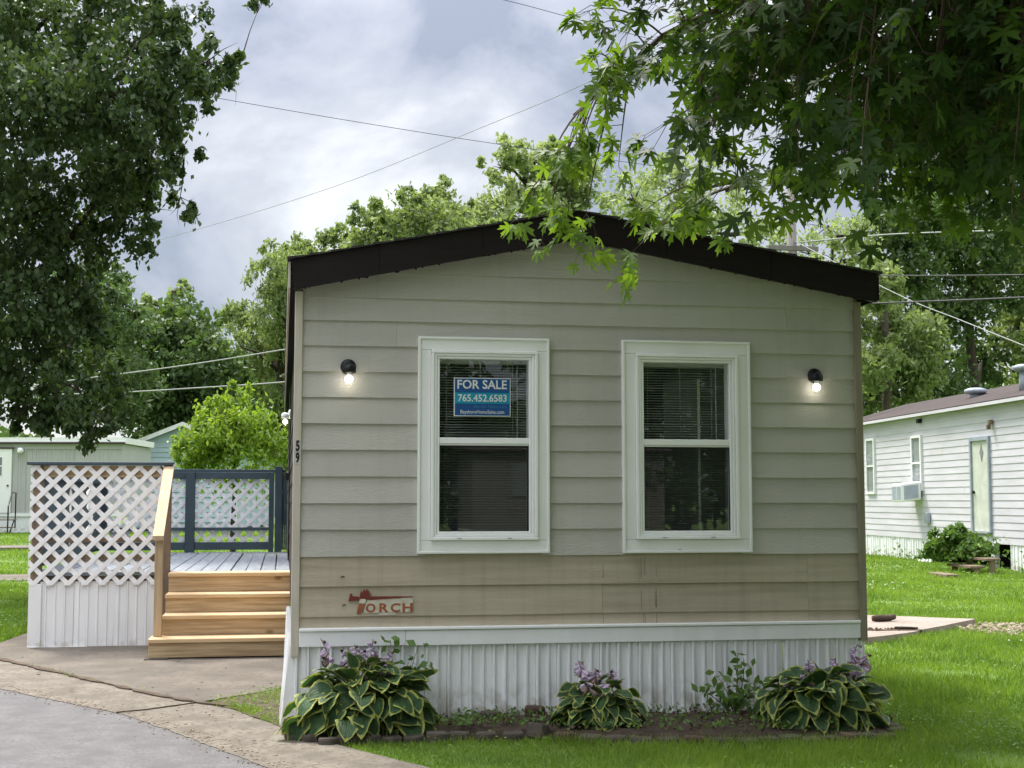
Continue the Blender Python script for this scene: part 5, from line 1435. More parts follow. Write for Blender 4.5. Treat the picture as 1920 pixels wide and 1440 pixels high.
def tree(name, lobes, label, cat, nclump, nleaf, size, leafm_, base, trunk_r, seed, droop=.3, cspread=.34, group=None, lean=None, trunk_top=None, bare=0.0,
         aspect=.55, stretch=1.0, twigs=True, shell=.55, limbn=3, limb=1.0, rag=.12):
    rng = np.random.default_rng(seed)
    lobes = np.array(lobes)
    t = thing(name, base, label, cat, group)
    vol = lobes[:, 3] ** 2
    ci = rng.choice(len(lobes), nclump, p=vol / vol.sum())
    u = rng.normal(size=(nclump, 3)); u /= np.linalg.norm(u, axis=1)[:, None]
    rad = (shell + (1.05 - shell) * rng.random(nclump) ** .7) * lobes[ci, 3]
    cc = lobes[ci, :3] + u * rad[:, None] * np.array([1, 1, .9])
    cr = lobes[ci, 3] * cspread * rng.uniform(.5, 1.3, nclump)
    rg = rng.random(nclump) < rag
    cc = np.where(rg[:, None], lobes[ci, :3] + (cc - lobes[ci, :3]) * rng.uniform(1.1, 1.38, nclump)[:, None], cc)
    cr = np.where(rg, cr * .55, cr)
    k = np.repeat(np.arange(nclump), nleaf)
    off = rng.normal(size=(len(k), 3)) * .55
    off[:, 2] *= .75 * stretch
    off[:, 2] -= (off[:, 0] ** 2 + off[:, 1] ** 2) * .25 * stretch
    P = cc[k] + off * cr[k][:, None]
    P = P[P[:, 2] > base[2] + .25]
    V, F = leaf_cards(P, size, rng, droop, aspect)
    n = len(P)
    cv = rng.random(nclump)
    var = np.clip(rng.random(n) * .55 + (cv[k][:n]) * .45, 0, 1) ** 1.3
    V -= np.array(base)
    obj('crown', np_mesh('crown', V, F, leafm_, np.concatenate([var, var])), leafm_, t)
    mb = MB()
    cen = lobes[:, :3].mean(0)
    tt = Vector(trunk_top if trunk_top else (base[0] * .3 + cen[0] * .7, base[1] * .3 + cen[1] * .7, lobes[:, 2].max() - lobes[:, 3].mean() * .3))
    b = Vector(base)
    pts = []
    rr = random.Random(seed)
    nT = 7
    for i in range(nT + 1):
        f = i / nT
        p = b.lerp(tt, f)
        p += Vector((rr.uniform(-1, 1), rr.uniform(-1, 1), 0)) * trunk_r * .5 * math.sin(f * math.pi)
        if lean: p += Vector(lean) * (f * (1 - f))
        pts.append(p)
    mb.tube(pts, [trunk_r * (1.25 if i == 0 else 1) * (1 - .8 * i / nT) for i in range(nT + 1)], 8)
    obj('trunk', mb, 'bark', t, smooth=True)
    if twigs:
        mb = MB()
        nodes = list(pts)
        for lb in sorted(lobes.tolist(), key=lambda q: min((Vector(q[:3]) - p).length for p in pts)):
            c = Vector(lb[:3])
            best = min(nodes, key=lambda p: (p - c).length + max(0, p.z - c.z + .2 * lb[3]) * 1.5)
            mid = best.lerp(c, .5) + Vector((rr.uniform(-.2, .2), rr.uniform(-.2, .2), .35 * rr.random())) * lb[3] + Vector((0, 0, .06 * (best - c).length))
            mb.tube([best, mid, c], [trunk_r * q_ * limb * min(1, lb[3] / lobes[:, 3].max() * 1.2) for q_ in (.42, .26, .05)], 6)
            nodes.append(c)
            for q in range(limbn):
                e_ = c + Vector((rr.gauss(0, 1), rr.gauss(0, 1), rr.gauss(.1, .8))).normalized() * lb[3] * rr.uniform(.7, 1.0 + bare)
                mm = c.lerp(e_, .5) + Vector((rr.uniform(-.1, .1), rr.uniform(-.1, .1), .08)) * lb[3]
                mb.tube([mid.lerp(c, .6), mm, e_], [trunk_r * q_ * min(1, lb[3] / lobes[:, 3].max() * 1.2) * limb ** .5 for q_ in (.11, .06, .015)], 4)
        obj('limbs', mb, 'bark', t, smooth=True, kind='stuff')
    return t


LB = LOBES
tree('maple_tree', LB['left_maple'], 'large dark green maple with drooping branches shading the lattice end', 'tree', 820, 80, .105, 'left_leaf', (-8.6, 11.6, 0), .38, 21, droop=.9, cspread=.27, stretch=1.3, aspect=.66, trunk_top=(-6.8, 11.4, 9.5), bare=.3, shell=.3, limb=.35, limbn=5, rag=.2)
BT = 'trees in the background'
tree('feathery_tree', LB['feather'], 'feathery grey green tree with spiky sprays behind the left maple', 'tree', 300, 60, .27, 'leaf_dark', (-8.8, 41.0, .4), .26, 22, droop=.1, group=BT, cspread=.42, aspect=.35, bare=.3)
tree('round_tree', LB['dark_round'], 'dense rounded deep green tree above the blue gable', 'tree', 330, 60, .30, 'leaf_dark', (-4.6, 50.5, .4), .35, 23, group=BT, cspread=.36, aspect=.6)
tree('thin_tree', LB['thin'], 'small sparse tree top peeking over the dense round tree', 'tree', 60, 26, .30, 'leaf_mid', (-5.2, 64, .4), .2, 24, group=BT, bare=.3)
tree('willowy_tree', LB['willow'], 'soft willowy tree rising beside the left end of the fascia', 'tree', 420, 60, .26, 'leaf_mid', (.2, 56, .3), .35, 25, droop=.8, group=BT, cspread=.34, stretch=1.3, aspect=.4)
tree('airy_tree', LB['roof_a'], 'airy pale tree over the left roof slope', 'tree', 200, 44, .28, 'leaf_mid', (2.5, 62, 0), .35, 26, group=BT, cspread=.4, bare=.2)
tree('bushy_tree', LB['roof_b'], 'bushy yellow green tree above the middle of the left roof slope', 'tree', 330, 56, .27, 'leaf_mid', (6.2, 54, 0), .4, 27, group=BT, cspread=.36)
tree('tall_tree', LB['tall'], 'tall pale green tree with reaching top near the gable peak', 'tree', 300, 50, .24, 'leaf_pale', (10.2, 47, 0), .4, 28, group=BT, cspread=.36, bare=.2)
tree('pale_tree', LB['behind_r'], 'pale tree mostly hidden by the hanging maple leaves', 'tree', 120, 46, .26, 'leaf_pale', (16.0, 50, 0), .4, 29, group=BT, cspread=.4)
tree('sparse_tree', LB['sparse'], 'nearly bare tree with thin branches behind the utility pole', 'tree', 70, 30, .20, 'leaf_pale', (19.0, 38.5, 0), .22, 30, group=BT, cspread=.45, bare=.5, limbn=7)
tree('woodland_tree', LB['wood_a'], 'low leafy light green tree right behind the white home roof', 'tree', 260, 56, .22, 'leaf_mid', (20.5, 36, 0), .25, 31, droop=.6, group=BT, cspread=.38, stretch=1.2)
tree('woodland_tree', LB['wood_b'], 'tall straight trunked tree behind the low round roof vent', 'tree', 280, 50, .25, 'leaf_dark', (24.3, 41, 0), .24, 32, droop=.5, group=BT, cspread=.42, stretch=1.2, bare=.2)
tree('woodland_tree', LB['wood_c'], 'leaning dark trunked tree behind the tall pipe vent', 'tree', 230, 48, .25, 'leaf_dark', (27.6, 42, 0), .30, 33, droop=.4, group=BT, cspread=.42, lean=(-3.2, 0, 0), bare=.2)
tree('woodland_tree', LB['wood_d'], 'broad dark tree at the far end of the row over the white home', 'tree', 300, 50, .28, 'leaf_mid', (31.0, 46, 0), .36, 34, group=BT, cspread=.40)
tree('bush', LB['bush'], 'bright yellow green bush behind the slate deck rail', 'bush', 230, 48, .105, 'leaf_bush', (-.9, 15.7, 0), .06, 35, droop=-.5, cspread=.34, stretch=1.9, aspect=.45, bare=.3, limbn=5, rag=.4)
tree('bush', LB['nb_bush'], 'overgrown green shrub smothering the wooden steps', 'shrub', 120, 40, .11, 'leaf_weed', (13.6, 17.6, 0), .03, 36, cspread=.5, aspect=.6, bare=.3, limbn=4)
# trees across the street close the view mirrored in the windows
for k, (x, y, s) in enumerate(((-9, -36, 1.1), (-2.5, -40, 1.0), (6, -39, 1.15), (13, -36, 1.0), (21, -40, 1.2))):
    lbs = [(x + a * s, y + b, z * s, r * s) for a, b, z, r in ((0, 0, 6, 3), (-2.4, .5, 4.2, 2.4), (2.4, -.5, 4.4, 2.5), (0, 1, 2.6, 2.2), (.5, 0, 8, 2))]
    tree('street_tree', lbs, 'leafy tree across the street mirrored in the window glass', 'tree', 110, 40, .42, 'leaf_dark', (x, y, 0), .3, 60 + k, group='trees across the street', twigs=False)
# a far wood that reads as one mass closes the gaps low down
rng = np.random.default_rng(77)
Pw = []
for (xa, xb, yb, h, n) in ((-42, 8, 84, 7.5, 9000), (8, 22, 80, 7, 3000), (22, 60, 74, 9.5, 9000), (-30, 44, -46, 9.5, 14000)):
    xx = rng.uniform(xa, xb, n); hh = h * (.75 + .25 * np.sin(xx * .45 + 1) * np.sin(xx * .17))
    Pw.append(np.stack([xx, yb + rng.normal(0, 3, n), hh * rng.random(n) ** .7], 1))
Pw = np.concatenate(Pw)
V, F = leaf_cards(Pw, .75, rng, .3, .7)
vv_ = rng.random(len(Pw))
obj('distant_wood', np_mesh('distant_wood', V, F, 'leaf_dark', np.concatenate([vv_, vv_])), 'leaf_dark', None, kind='stuff', label='far green wood behind the homes', cat='wood')

# ---------------------------------------------------------------- the overhanging maple
half = [(0, 1.0), (.07, .76), (.19, .76), (.11, .54), (.085, .30), (.30, .50), (.60, .68), (.47, .42), (.60, .33), (.37, .20), (.17, .08), (.36, .03), (.54, -.03), (.30, -.13), (.10, -.10), (0, -.05)]
outl = half + [(-x, y) for x, y in half[-2:0:-1]]
def leaf_proto(fold, curl):
    vs = [(0, .14, 0)]
    for x, y in outl:
        vs.append((x, y, abs(x) * fold - curl * max(0, y) ** 2 * .35 - curl * x * x * .3))
    n = len(outl)
    fs = [(0, 1 + (i + 1) % n, 1 + i) for i in range(n)]
    return np.array(vs), np.array(fs)
protos = [leaf_proto(.15, .35), leaf_proto(.42, .7), leaf_proto(-.12, 1.1), leaf_proto(.28, .2)]
tr = np.random.default_rng(404)
MT = thing('maple_tree', (5.3, -2.8, 0), 'broad maple with large lobed leaves hanging over the home front', 'tree')
limb_pts = []
mb = MB()
limbs = [[(5.3, -2.8, 0), (5.28, -2.75, 1.2), (5.2, -2.7, 2.6), (5.0, -2.6, 4.2), (4.8, -2.6, 6.2), (4.7, -2.8, 8.2)]]
lr = [[.34, .27, .24, .20, .14, .05]]
limbs += [[(5.2, -2.7, 2.6), (4.4, -2.5, 3.5), (3.5, -2.2, 4.05), (2.6, -1.9, 4.15), (1.9, -1.6, 3.85), (1.45, -1.4, 3.45)],
          [(5.1, -2.65, 3.4), (4.3, -2.9, 4.4), (3.3, -2.9, 4.9), (2.3, -2.6, 4.9), (1.6, -2.3, 4.5)],
          [(5.2, -2.7, 2.4), (4.5, -2.2, 3.0), (3.7, -1.8, 3.35), (3.0, -1.5, 3.35), (2.35, -1.25, 3.1)],
          [(5.2, -2.7, 2.5), (4.7, -1.8, 3.1), (4.1, -1.2, 3.4), (3.5, -.9, 3.4), (2.9, -.9, 3.2)],
          [(5.0, -2.6, 4.2), (3.8, -4.2, 5.6), (2.2, -5.6, 6.2), (.6, -6.6, 6.2)],
          [(5.0, -2.6, 4.4), (6.6, -3.4, 5.8), (8.0, -4.0, 6.4)],
          [(5.1, -2.6, 3.2), (4.0, -3.6, 3.7), (3.0, -3.7, 3.9), (2.2, -3.4, 3.8)]]
lr += [[.10, .075, .05, .03, .016, .006], [.07, .045, .026, .013, .005], [.08, .06, .045, .03, .010], [.08, .06, .045, .03, .010], [.12, .08, .05, .02], [.12, .08, .02], [.07, .05, .035, .012]]
for l_, r_ in zip(limbs, lr):
    mb.tube(l_, r_, 8)
    for a, b in zip(l_[:-1], l_[1:]):
        for q in range(6):
            limb_pts.append(Vector(a).lerp(Vector(b), q / 6))
obj('trunk', mb, 'bark', MT, smooth=True)
tw = MB()
leaves = []      # position, tip direction, normal, size
def spray(tip, nl, spread, sag, low=False):
    tip = Vector(tip)
    st_ = min(limb_pts, key=lambda p: (p - tip).length + (1.2 if p.x < tip.x + .1 else 0) + max(0, tip.z + .0 - p.z) * .8)
    mid = st_.lerp(tip, .55) + Vector((0, 0, .10 + .05 * (st_ - tip).length))
    path = []
    for i in range(9):
        t = i / 8
        path.append(st_ * (1 - t) ** 2 + mid * 2 * t * (1 - t) + tip * t * t)
    ln = (st_ - tip).length
    tw.tube(path, [.010 * (1 - t / 8) * min(1, ln) + .0016 for t in range(9)], 4)
    dirn = (path[-1] - path[-4]).normalized()
    # side twigs
    subs = [(path[-1], dirn)]
    for q in range(int(nl / 7)):
        t = tr.uniform(max(.35, 1 - .9 / max(ln, .3)), 1)
        i = min(7, int(t * 8)); p = path[i].lerp(path[i + 1], t * 8 - i)
        o = Vector((tr.normal(), tr.normal(), tr.normal(0, .55) - .15)).normalized() * tr.uniform(.3, 1) * spread + dirn * .10
        e_ = p + o - Vector((0, 0, sag * o.length))
        tw.tube([p, p.lerp(e_, .5) + Vector((0, 0, .03)), e_], [.0030, .0022, .0012], 3)
        subs.append((e_, o.normalized())); subs.append((p.lerp(e_, .55), o.normalized()))
    per = max(2, int(nl / len(subs)))
    for (p, d) in subs:
        for q in range(per):
            a = Vector((tr.normal(), tr.normal(), tr.normal(0, .5)))
            a = (a - d * a.dot(d)).normalized()
            pet = tr.uniform(.03, .08)
            pos = p + a * pet * .8 + d * pet * tr.uniform(-.5, 1) - Vector((0, 0, pet * .5))
            td = (a * .7 + d * .6 + Vector((-.15, 0, -.55 - .4 * tr.random()))).normalized()
            nrm = Vector((tr.normal(0, .45), -.25 + tr.normal(0, .45), 1))
            nrm = (nrm - td * nrm.dot(td)).normalized()
            leaves.append((pos, td, nrm, tr.uniform(.055, .112)))
            tw.tube([p, pos], [.0012, .0009], 3, cap=False)
for p in MAPLE_LOW: spray(p, 15, .17, .2, True)
nlow = len(leaves)
for p in MAPLE_TIPS: spray(p, 30, .38, .2)
obj('twigs', tw, 'twig', MT, kind='stuff')
# upper crown outside the picture: unseen leaf cards, massed and trimmed to shade the front
ups = []
cam_p = np.array([-.079, -8.584, 1.37]); fwv = np.array([.1637, .9865, 0])
while len(ups) < 19000:
    q = tr.normal(size=3); q /= np.linalg.norm(q)
    q = (np.array([4.2, -3.6, 6.4]) + q * np.array([5.0, 4.6, 3.0]) * (tr.random() ** .4)) if len(ups) % 7 < 5 else (np.array([3.8, -9.0, 6.2]) + q * np.array([5.5, 4.2, 2.6]) * (tr.random() ** .4))
    d = (q - cam_p) @ fwv
    if q[2] > 1.9 + .42 * max(0, d) and q[2] > 3.0 and (q[1] < -1.2 - .35 * max(0, q[0] - 3.2)) and tr.random() < .06 + .94 * min(1, max(0, (q[0] - .6) / 3.2)): ups.append(q)
while len(ups) < 22500:  # extra unseen leaves added to darken the front lawn
    q = tr.normal(size=3); q /= np.linalg.norm(q)
    q = np.array([3.3, -2.0, 5.7]) + q * np.array([2.3, 1.4, 1.0]) * (tr.random() ** .4)
    if q[2] > 1.9 + .42 * ((q - cam_p) @ fwv): ups.append(q)
V, F = leaf_cards(np.array(ups), .30, tr, .4, .8)
vr = tr.random(len(ups))
obj('upper_crown', np_mesh('upper_crown', V - np.array([5.3, -2.8, 0]), F, 'maple_leaf', np.concatenate([vr, vr])), 'maple_leaf', MT, kind='stuff')
# leaves: the ones that show best as parts, the rest joined
pm = []
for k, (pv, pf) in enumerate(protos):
    pm.append(np_mesh('maple_leaf_%d' % k, pv, pf, 'maple_leaf', np.full(len(pf), [.55, .8, 1.0, .7][k]), smooth=False))  # low leaves coloured lighter to paint in a backlit fringe
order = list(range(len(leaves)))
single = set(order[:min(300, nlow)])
Vb, Fb, vb = [], [], []
cnt = 0
base_mt = Vector((5.3, -2.8, 0))
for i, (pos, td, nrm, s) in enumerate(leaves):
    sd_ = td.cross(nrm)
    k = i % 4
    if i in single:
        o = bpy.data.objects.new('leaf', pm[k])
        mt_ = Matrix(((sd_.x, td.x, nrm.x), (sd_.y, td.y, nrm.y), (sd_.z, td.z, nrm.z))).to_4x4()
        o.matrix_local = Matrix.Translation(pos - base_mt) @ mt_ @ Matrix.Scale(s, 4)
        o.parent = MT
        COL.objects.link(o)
    else:
        pv, pf = protos[k]
        mat3 = np.array([sd_[:], td[:], nrm[:]])
        Vb.append(pv @ mat3 * s + np.array(pos - base_mt)); Fb.append(pf + cnt); cnt += len(pv)
        vb.append(np.full(len(pf), .5 + .5 * tr.random() if i < nlow else .6 * tr.random() ** 3))  # low leaves coloured as if lit, the upper mass as if shaded
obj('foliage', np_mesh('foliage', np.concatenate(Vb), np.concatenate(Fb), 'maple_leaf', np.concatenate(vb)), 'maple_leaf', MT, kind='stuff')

# ================================================================ garden
def hosta_leaf(seed, L=1.0, curl=.7):
    r = random.Random(seed)
    rowsY = [0, .06, .16, .3, .46, .62, .78, .9, 1.0]
    wid = [.05, .26, .385, .42, .39, .32, .21, .11, .01]
    cols = [-1, -.86, -.45, 0, .45, .86, 1]
    vs, ed = [], []
    for y, w_ in zip(rowsY, wid):
        for c in cols:
            ww = w_ * (1 + r.uniform(-.06, .06) * (abs(c) > .9))
            x = c * ww
            z = -curl * y * y * .55 + abs(c) * w_ * .38 - (c * c) * w_ * .16 + (.035 * math.sin(y * 11 + seed * 2 + (c > 0) * 1.7) if abs(c) > .8 else 0)
            if y < .1: z += -.02
            vs.append((x, y - curl * .12 * y * y - (.06 * abs(c) if y < .1 else 0), z))
            ed.append(max(abs(c) ** 2, .86 + (y - .86) * 1.2 if y > .88 else 0))
    n = len(cols)
    fs = [(j * n + i, j * n + i + 1, (j + 1) * n + i + 1, (j + 1) * n + i) for j in range(len(rowsY) - 1) for i in range(n - 1)]
    me = bpy.data.meshes.new('hosta_leaf')
    me.from_pydata(vs, [], fs)
    me.materials.append(M['hosta'])
    a = me.attributes.new('edge', 'FLOAT', 'POINT')
    a.data.foreach_set('value', ed)
    me.shade_smooth()
    return me


HL = [hosta_leaf(1, curl=.55), hosta_leaf(2, curl=.85), hosta_leaf(3, curl=1.1), hosta_leaf(4, curl=.7)]


def bloom_stalk(parent, base, top, seed, n=11, dry=.3):
    r = random.Random(seed)
    b, t = Vector(base), Vector(top)
    mid = b.lerp(t, .5) + Vector((0, 0, .04))
    mb = MB()
    path = [b * (1 - u) ** 2 + mid * 2 * u * (1 - u) + t * u * u for u in [i / 6 for i in range(7)]]
    mb.tube(path, [.0042 - .0003 * i for i in range(7)], 5)
    stalk = obj('flower_stalk', mb, 'hosta_stem', parent)
    mb = MB()
    for i in range(n):
        u = .70 + .30 * i / n
        p = b * (1 - u) ** 2 + mid * 2 * u * (1 - u) + t * u * u
        a = r.uniform(0, 6.28)
        s = .040 * (1.15 - .6 * i / n)
        d = Vector((math.cos(a), math.sin(a), -.75 + .5 * i / n)).normalized()
        mb.cur = 1 if (i < n * dry and r.random() < .6) or i > n * .86 else 0
        q0, q1, q2 = p, p + d * s * .55, p + d * s * 1.25
        mb.tube([q0, q1, q2], [.003, .008 * s / .034, .014 * s / .034], 6, cap=False)
    obj('blossom', mb, ['bloom', 'bloom_dry'], stalk, kind='stuff')


def hosta(cx, cy, rx, ry, h, n, seed, label, stalks, ls=(.115, .18)):
    t = thing('hosta_plant', (cx, cy, .03), label, 'plant', 'variegated hostas in the bed')
    r = random.Random(seed)
    stem = MB()
    for i in range(n):
        f = (i + .5) / n
        el = math.acos(1 - f * .98)                # even cover of the dome: 0 top .. 90 rim
        az = i * 2.39996 + r.uniform(-.25, .25)
        k = .78 + r.uniform(-.25, .12)
        p = Vector((math.cos(az) * math.sin(el) * rx * k * .8, math.sin(az) * math.sin(el) * ry * k * .8, .05 + math.cos(el) * (h - .05) * k))
        if cy + p.y > .0 - .03: p.y = -.03 - cy - r.uniform(0, .05)
        pitch = R(38) - el * .85 + r.gauss(0, .38)
        L_ = r.uniform(*ls) * (.85 + .25 * math.sin(el))
        o = bpy.data.objects.new('leaf', HL[r.randrange(4)])
        o.parent = t
        o.location = p
        o.rotation_euler = (pitch, r.gauss(0, .35), az - math.pi / 2 + r.gauss(0, .45))
        sc_ = L_
        o.scale = (sc_ * r.uniform(.9, 1.12), sc_, sc_)
        COL.objects.link(o)
        b0 = Vector((p.x * .12, p.y * .12, .0))
        m_ = Vector((p.x * .45, p.y * .45, p.z * .85))
        stem.tube([Vector((cx, cy, .03)) + b0, Vector((cx, cy, .03)) + m_, Vector((cx, cy, .03)) + p], [.006, .005, .004], 4)
    obj('stems', stem, 'hosta_stem', t, kind='stuff')
    for k, (b, tp) in enumerate(stalks):
        bloom_stalk(t, (cx + b[0], cy + b[1], .1), tp, seed * 10 + k)
    return t


hosta(.41, -.33, .55, .38, .45, 220, 1, 'large variegated hosta with lavender blooms at the trim corner by the driveway',
      [((-.05, 0), (.16, -.20, .555)), ((0, .02), (.29, -.20, .50)), ((.02, 0), (.36, -.22, .52)), ((.05, .05), (.47, -.18, .545)), ((.05, -.05), (.56, -.28, .49)), ((0, -.05), (.37, -.36, .42)), ((.02, .0), (.41, -.25, .50))])
hosta(1.79, -.42, .32, .27, .30, 120, 2, 'small variegated hosta growing between the two windows',
      [((-.03, 0), (1.68, -.40, .42)), ((0, 0), (1.78, -.42, .375)), ((.03, 0), (1.89, -.40, .365)), ((-.02, -.05), (1.70, -.52, .31)), ((.02, -.05), (1.81, -.53, .30))], (.10, .145))
hosta(3.12, -.58, .52, .38, .37, 210, 3, 'wide variegated hosta with tall blooms at the lawn end of the bed',
      [((0, .1), (3.08, -.50, .41)), ((.1, .08), (3.25, -.52, .42)), ((.15, .1), (3.33, -.52, .40)), ((.18, .1), (3.40, -.5, .50)), ((.2, .08), (3.45, -.54, .45)), ((.18, .05), (3.38, -.58, .40)), ((-.1, -.05), (2.86, -.66, .33)), ((.0, -.05), (3.02, -.6, .34))])


def seedling(base, stems, label, nm='seedling'):
    t = thing(nm, base, label, 'plant')
    r = random.Random(int(base[0] * 100))
    mb = MB(); P = []; D = []
    for tip in stems:
        b, e_ = Vector(base), Vector(tip)
        m_ = b.lerp(e_, .5) + Vector((r.uniform(-.03, .03), r.uniform(-.03, .03), .03))
        path = [b * (1 - u) ** 2 + m_ * 2 * u * (1 - u) + e_ * u * u for u in [i / 6 for i in range(7)]]
        mb.tube(path, [.004 - .0004 * i for i in range(7)], 4)
        for i in range(2, 7):
            for s in (-1, 1):
                for q in range(2):
                    P.append(path[i] + Vector((s * r.uniform(.015, .05), r.uniform(-.04, .03), r.uniform(-.015, .02))))
    obj('stem', mb, 'twig', t)
    V, F = leaf_cards(np.array([p[:] for p in P]), .062, np.random.default_rng(3), .1, .62)
    vr = np.random.default_rng(1).random(len(P))
    obj('foliage', np_mesh('foliage', V - np.array(base), F, 'leaf_weed', np.concatenate([vr, vr])), 'leaf_weed', t, kind='stuff')


seedling((2.70, -.22, .05), [(2.73, -.22, .42), (2.76, -.26, .36), (2.48, -.28, .22), (2.58, -.25, .30), (2.86, -.3, .27), (2.62, -.33, .18), (2.78, -.34, .22)], 'leafy green seedling against the skirting left of the wide hosta')
seedling((.66, -.12, .05), [(.75, -.14, .50), (.69, -.13, .40), (.58, -.12, .53), (.80, -.15, .38)], 'thin leafy sprig rising behind the large hosta')

# edging blocks
def block_mesh(seed, m_):
    r = random.Random(seed)
    mb = MB()
    w_, d_, h_ = .126, .085, .050
    n = 8
    arc = [(-w_ / 2 + w_ * i / n, -.030 - .030 * math.sin(math.pi * (i / n)) + r.uniform(-.003, .003)) for i in range(n + 1)]
    poly = arc + [(w_ / 2 - .012, d_ - .03), (-w_ / 2 + .012, d_ - .03)]
    top = [(x * .93, y * .93) for x, y in poly]
    N_ = len(poly)
    vs = [(x, y, -.03) for x, y in poly] + [(x, y, h_ - .010 + r.uniform(-.003, .003)) for x, y in poly] + [(x, y, h_ + r.uniform(-.002, .002)) for x, y in top]
    fs = [tuple(range(2 * N_, 3 * N_))]
    for l in range(2):
        for i in range(N_):
            j = (i + 1) % N_
            fs.append((l * N_ + i, l * N_ + j, (l + 1) * N_ + j, (l + 1) * N_ + i))
    mb.add(vs, fs)
    return mb.mesh('edging_block', m_)
BM = [block_mesh(1, 'block_grey'), block_mesh(2, 'block_red'), block_mesh(3, 'block_grey'), block_mesh(4, 'block_grey')]
er = random.Random(9)
line = [(.02, -.42), (.2, -.60), (.55, -.60), (.94, -.58), (1.40, -.65), (1.94, -.87), (2.52, -1.0), (3.0, -1.04), (3.36, -.99), (3.48, -.84), (3.53, -.5)]
acc = []
for a, b in zip(line[:-1], line[1:]):
    n = max(1, round(math.dist(a, b) / .137))
    for k in range(n):
        t = k / n
        acc.append((a[0] + (b[0] - a[0]) * t, a[1] + (b[1] - a[1]) * t, math.atan2(b[1] - a[1], b[0] - a[0])))
for i, (x, y, a) in enumerate(acc):
    if er.random() < .05: continue
    k = er.choice([0, 0, 2, 3, 1])
    o = bpy.data.objects.new('edging_block', BM[k]); COL.objects.link(o)
    o.location = (x, y + er.uniform(-.012, .012), er.uniform(-.012, .006)); o.rotation_euler = (er.uniform(-.07, .07), er.uniform(-.06, .06), a + er.uniform(-.12, .12))
    spot = ('in front of the large hosta' if x < .95 else 'between the large and the small hosta' if x < 1.48 else 'in front of the small hosta' if x < 2.12
            else 'in front of the leafy seedling' if x < 2.75 else 'in front of the wide hosta' if x < 3.4 else 'at the lawn end of the bed')
    tag(o, ('rusty red' if k == 1 else 'grey brown') + ' scalloped edging block ' + spot, 'edging block', 'red blocks of the bed edge' if k == 1 else 'grey blocks of the bed edge')
for (x, y, z, a, k, lb) in ((1.19, -.14, .045, .1, 0, 'grey block lying against the skirting beside a red block'), (1.475, -.07, .06, -.1, 1, 'rusty red block lying against the skirting under the left window'),
                            (1.40, -.59, .035, 1.2, 2, 'upended grey block sticking up from the bed edge')):
    o = bpy.data.objects.new('edging_block', BM[k]); COL.objects.link(o)
    o.location = (x, y, z); o.rotation_euler = (.0 if lb[0] != 'u' else .12, .22 * (lb[0] == 'u'), a)
    tag(o, lb, 'edging block')

# ground litter
r2 = np.random.default_rng(8)
P = []
for _ in range(900):
    x = r2.uniform(0, 3.6); y = r2.uniform(bed_front(x) + .03, 0)
    P.append((x, y, .062 + r2.uniform(0, .015)))
V, F = leaf_cards(np.array(P), .030, r2, 0, .6)
M['litter'] = mat('leaf litter', (.10, .07, .045), (.05, .036, .025), .95, 40)
obj('leaf_litter', np_mesh('leaf_litter', V, F, 'litter'), 'litter', None, kind='stuff', label='brown leaf bits strewn over the bed soil', cat='litter')
P = []
for _ in range(900):
    x = r2.uniform(.95, 3.3); y = r2.uniform(bed_front(x) + .02, -.02)
    P.append((x, y, .075 + r2.uniform(0, .03)))
for _ in range(160):
    a = r2.uniform(.6, 1.1); P.append((a, r2.uniform(bed_front(a), -.25), .08 + r2.uniform(0, .03)))
V, F = leaf_cards(np.array(P), .032, r2, .1, .6)
vr = r2.random(len(P))
obj('bed_weeds', np_mesh('bed_weeds', V, F, 'leaf_weed', np.concatenate([vr, vr])), 'leaf_weed', None, kind='stuff', label='small green weeds sprouting in the bed soil', cat='weeds')


def stones(n, cx, cy, rx, ry, smin, smax, m_, z=0.0, seed=1):
    r = np.random.default_rng(seed)
    V, F = [], []
    ico = np.array([(1, 0, 0), (-1, 0, 0), (0, 1, 0), (0, -1, 0), (0, 0, .6), (0, 0, -.6)], float)
    fi = np.array([(0, 2, 4), (2, 1, 4), (1, 3, 4), (3, 0, 4), (2, 0, 5), (1, 2, 5), (3, 1, 5), (0, 3, 5)])
    for i in range(n):
        a = r.uniform(0, 6.28); q = r.random() ** .6
        s = r.uniform(smin, smax)
        th = r.uniform(0, 3.1)
        rot = np.array([[math.cos(th), -math.sin(th), 0], [math.sin(th), math.cos(th), 0], [0, 0, 1]])
        V.append((ico * r.uniform(.6, 1.4, (6, 3)) * s) @ rot + np.array([cx + math.cos(a) * q * rx, cy + math.sin(a) * q * ry, z + s * .2]))
        F.append(fi + 6 * i)
    return np_mesh('stones', np.concatenate(V), np.concatenate(F), m_)


obj('gravel', stones(420, 7.75, 5.1, .75, .75, .02, .05, 'stone'), 'stone', None, kind='stuff', label='patch of tan gravel and chips beside the slab', cat='gravel')
obj('debris', stones(60, 5.9, 4.75, .55, .12, .01, .03, 'log', .07, 3), 'log', None, kind='stuff', label='dark bark crumbs along the crack of the slab', cat='debris')
obj('pebbles', stones(70, -.35, .9, .5, .7, .004, .011, 'stone', .012, 4), 'stone', None, kind='stuff', label='small pebbles scattered near the dirt patch', cat='pebbles')
mb = MB(); mb.tube([(6.22, 5.62, .107), (6.33, 5.645, .107), (6.43, 5.68, .104), (6.50, 5.70, .118)], [.032, .038, .034, .030], 9)
obj('log', mb, 'log', None, True, label='short brown log lying on the concrete slab', cat='log')
mb = MB(); mb.tube([(6.05, 4.73, .09), (6.12, 4.70, .09), (6.22, 4.68, .088), (6.28, 4.68, .09)], [.014, .018, .016, .008], 7)
obj('bark_piece', mb, 'log', None, True, label='dark bark piece lying in the slab crack', cat='bark')

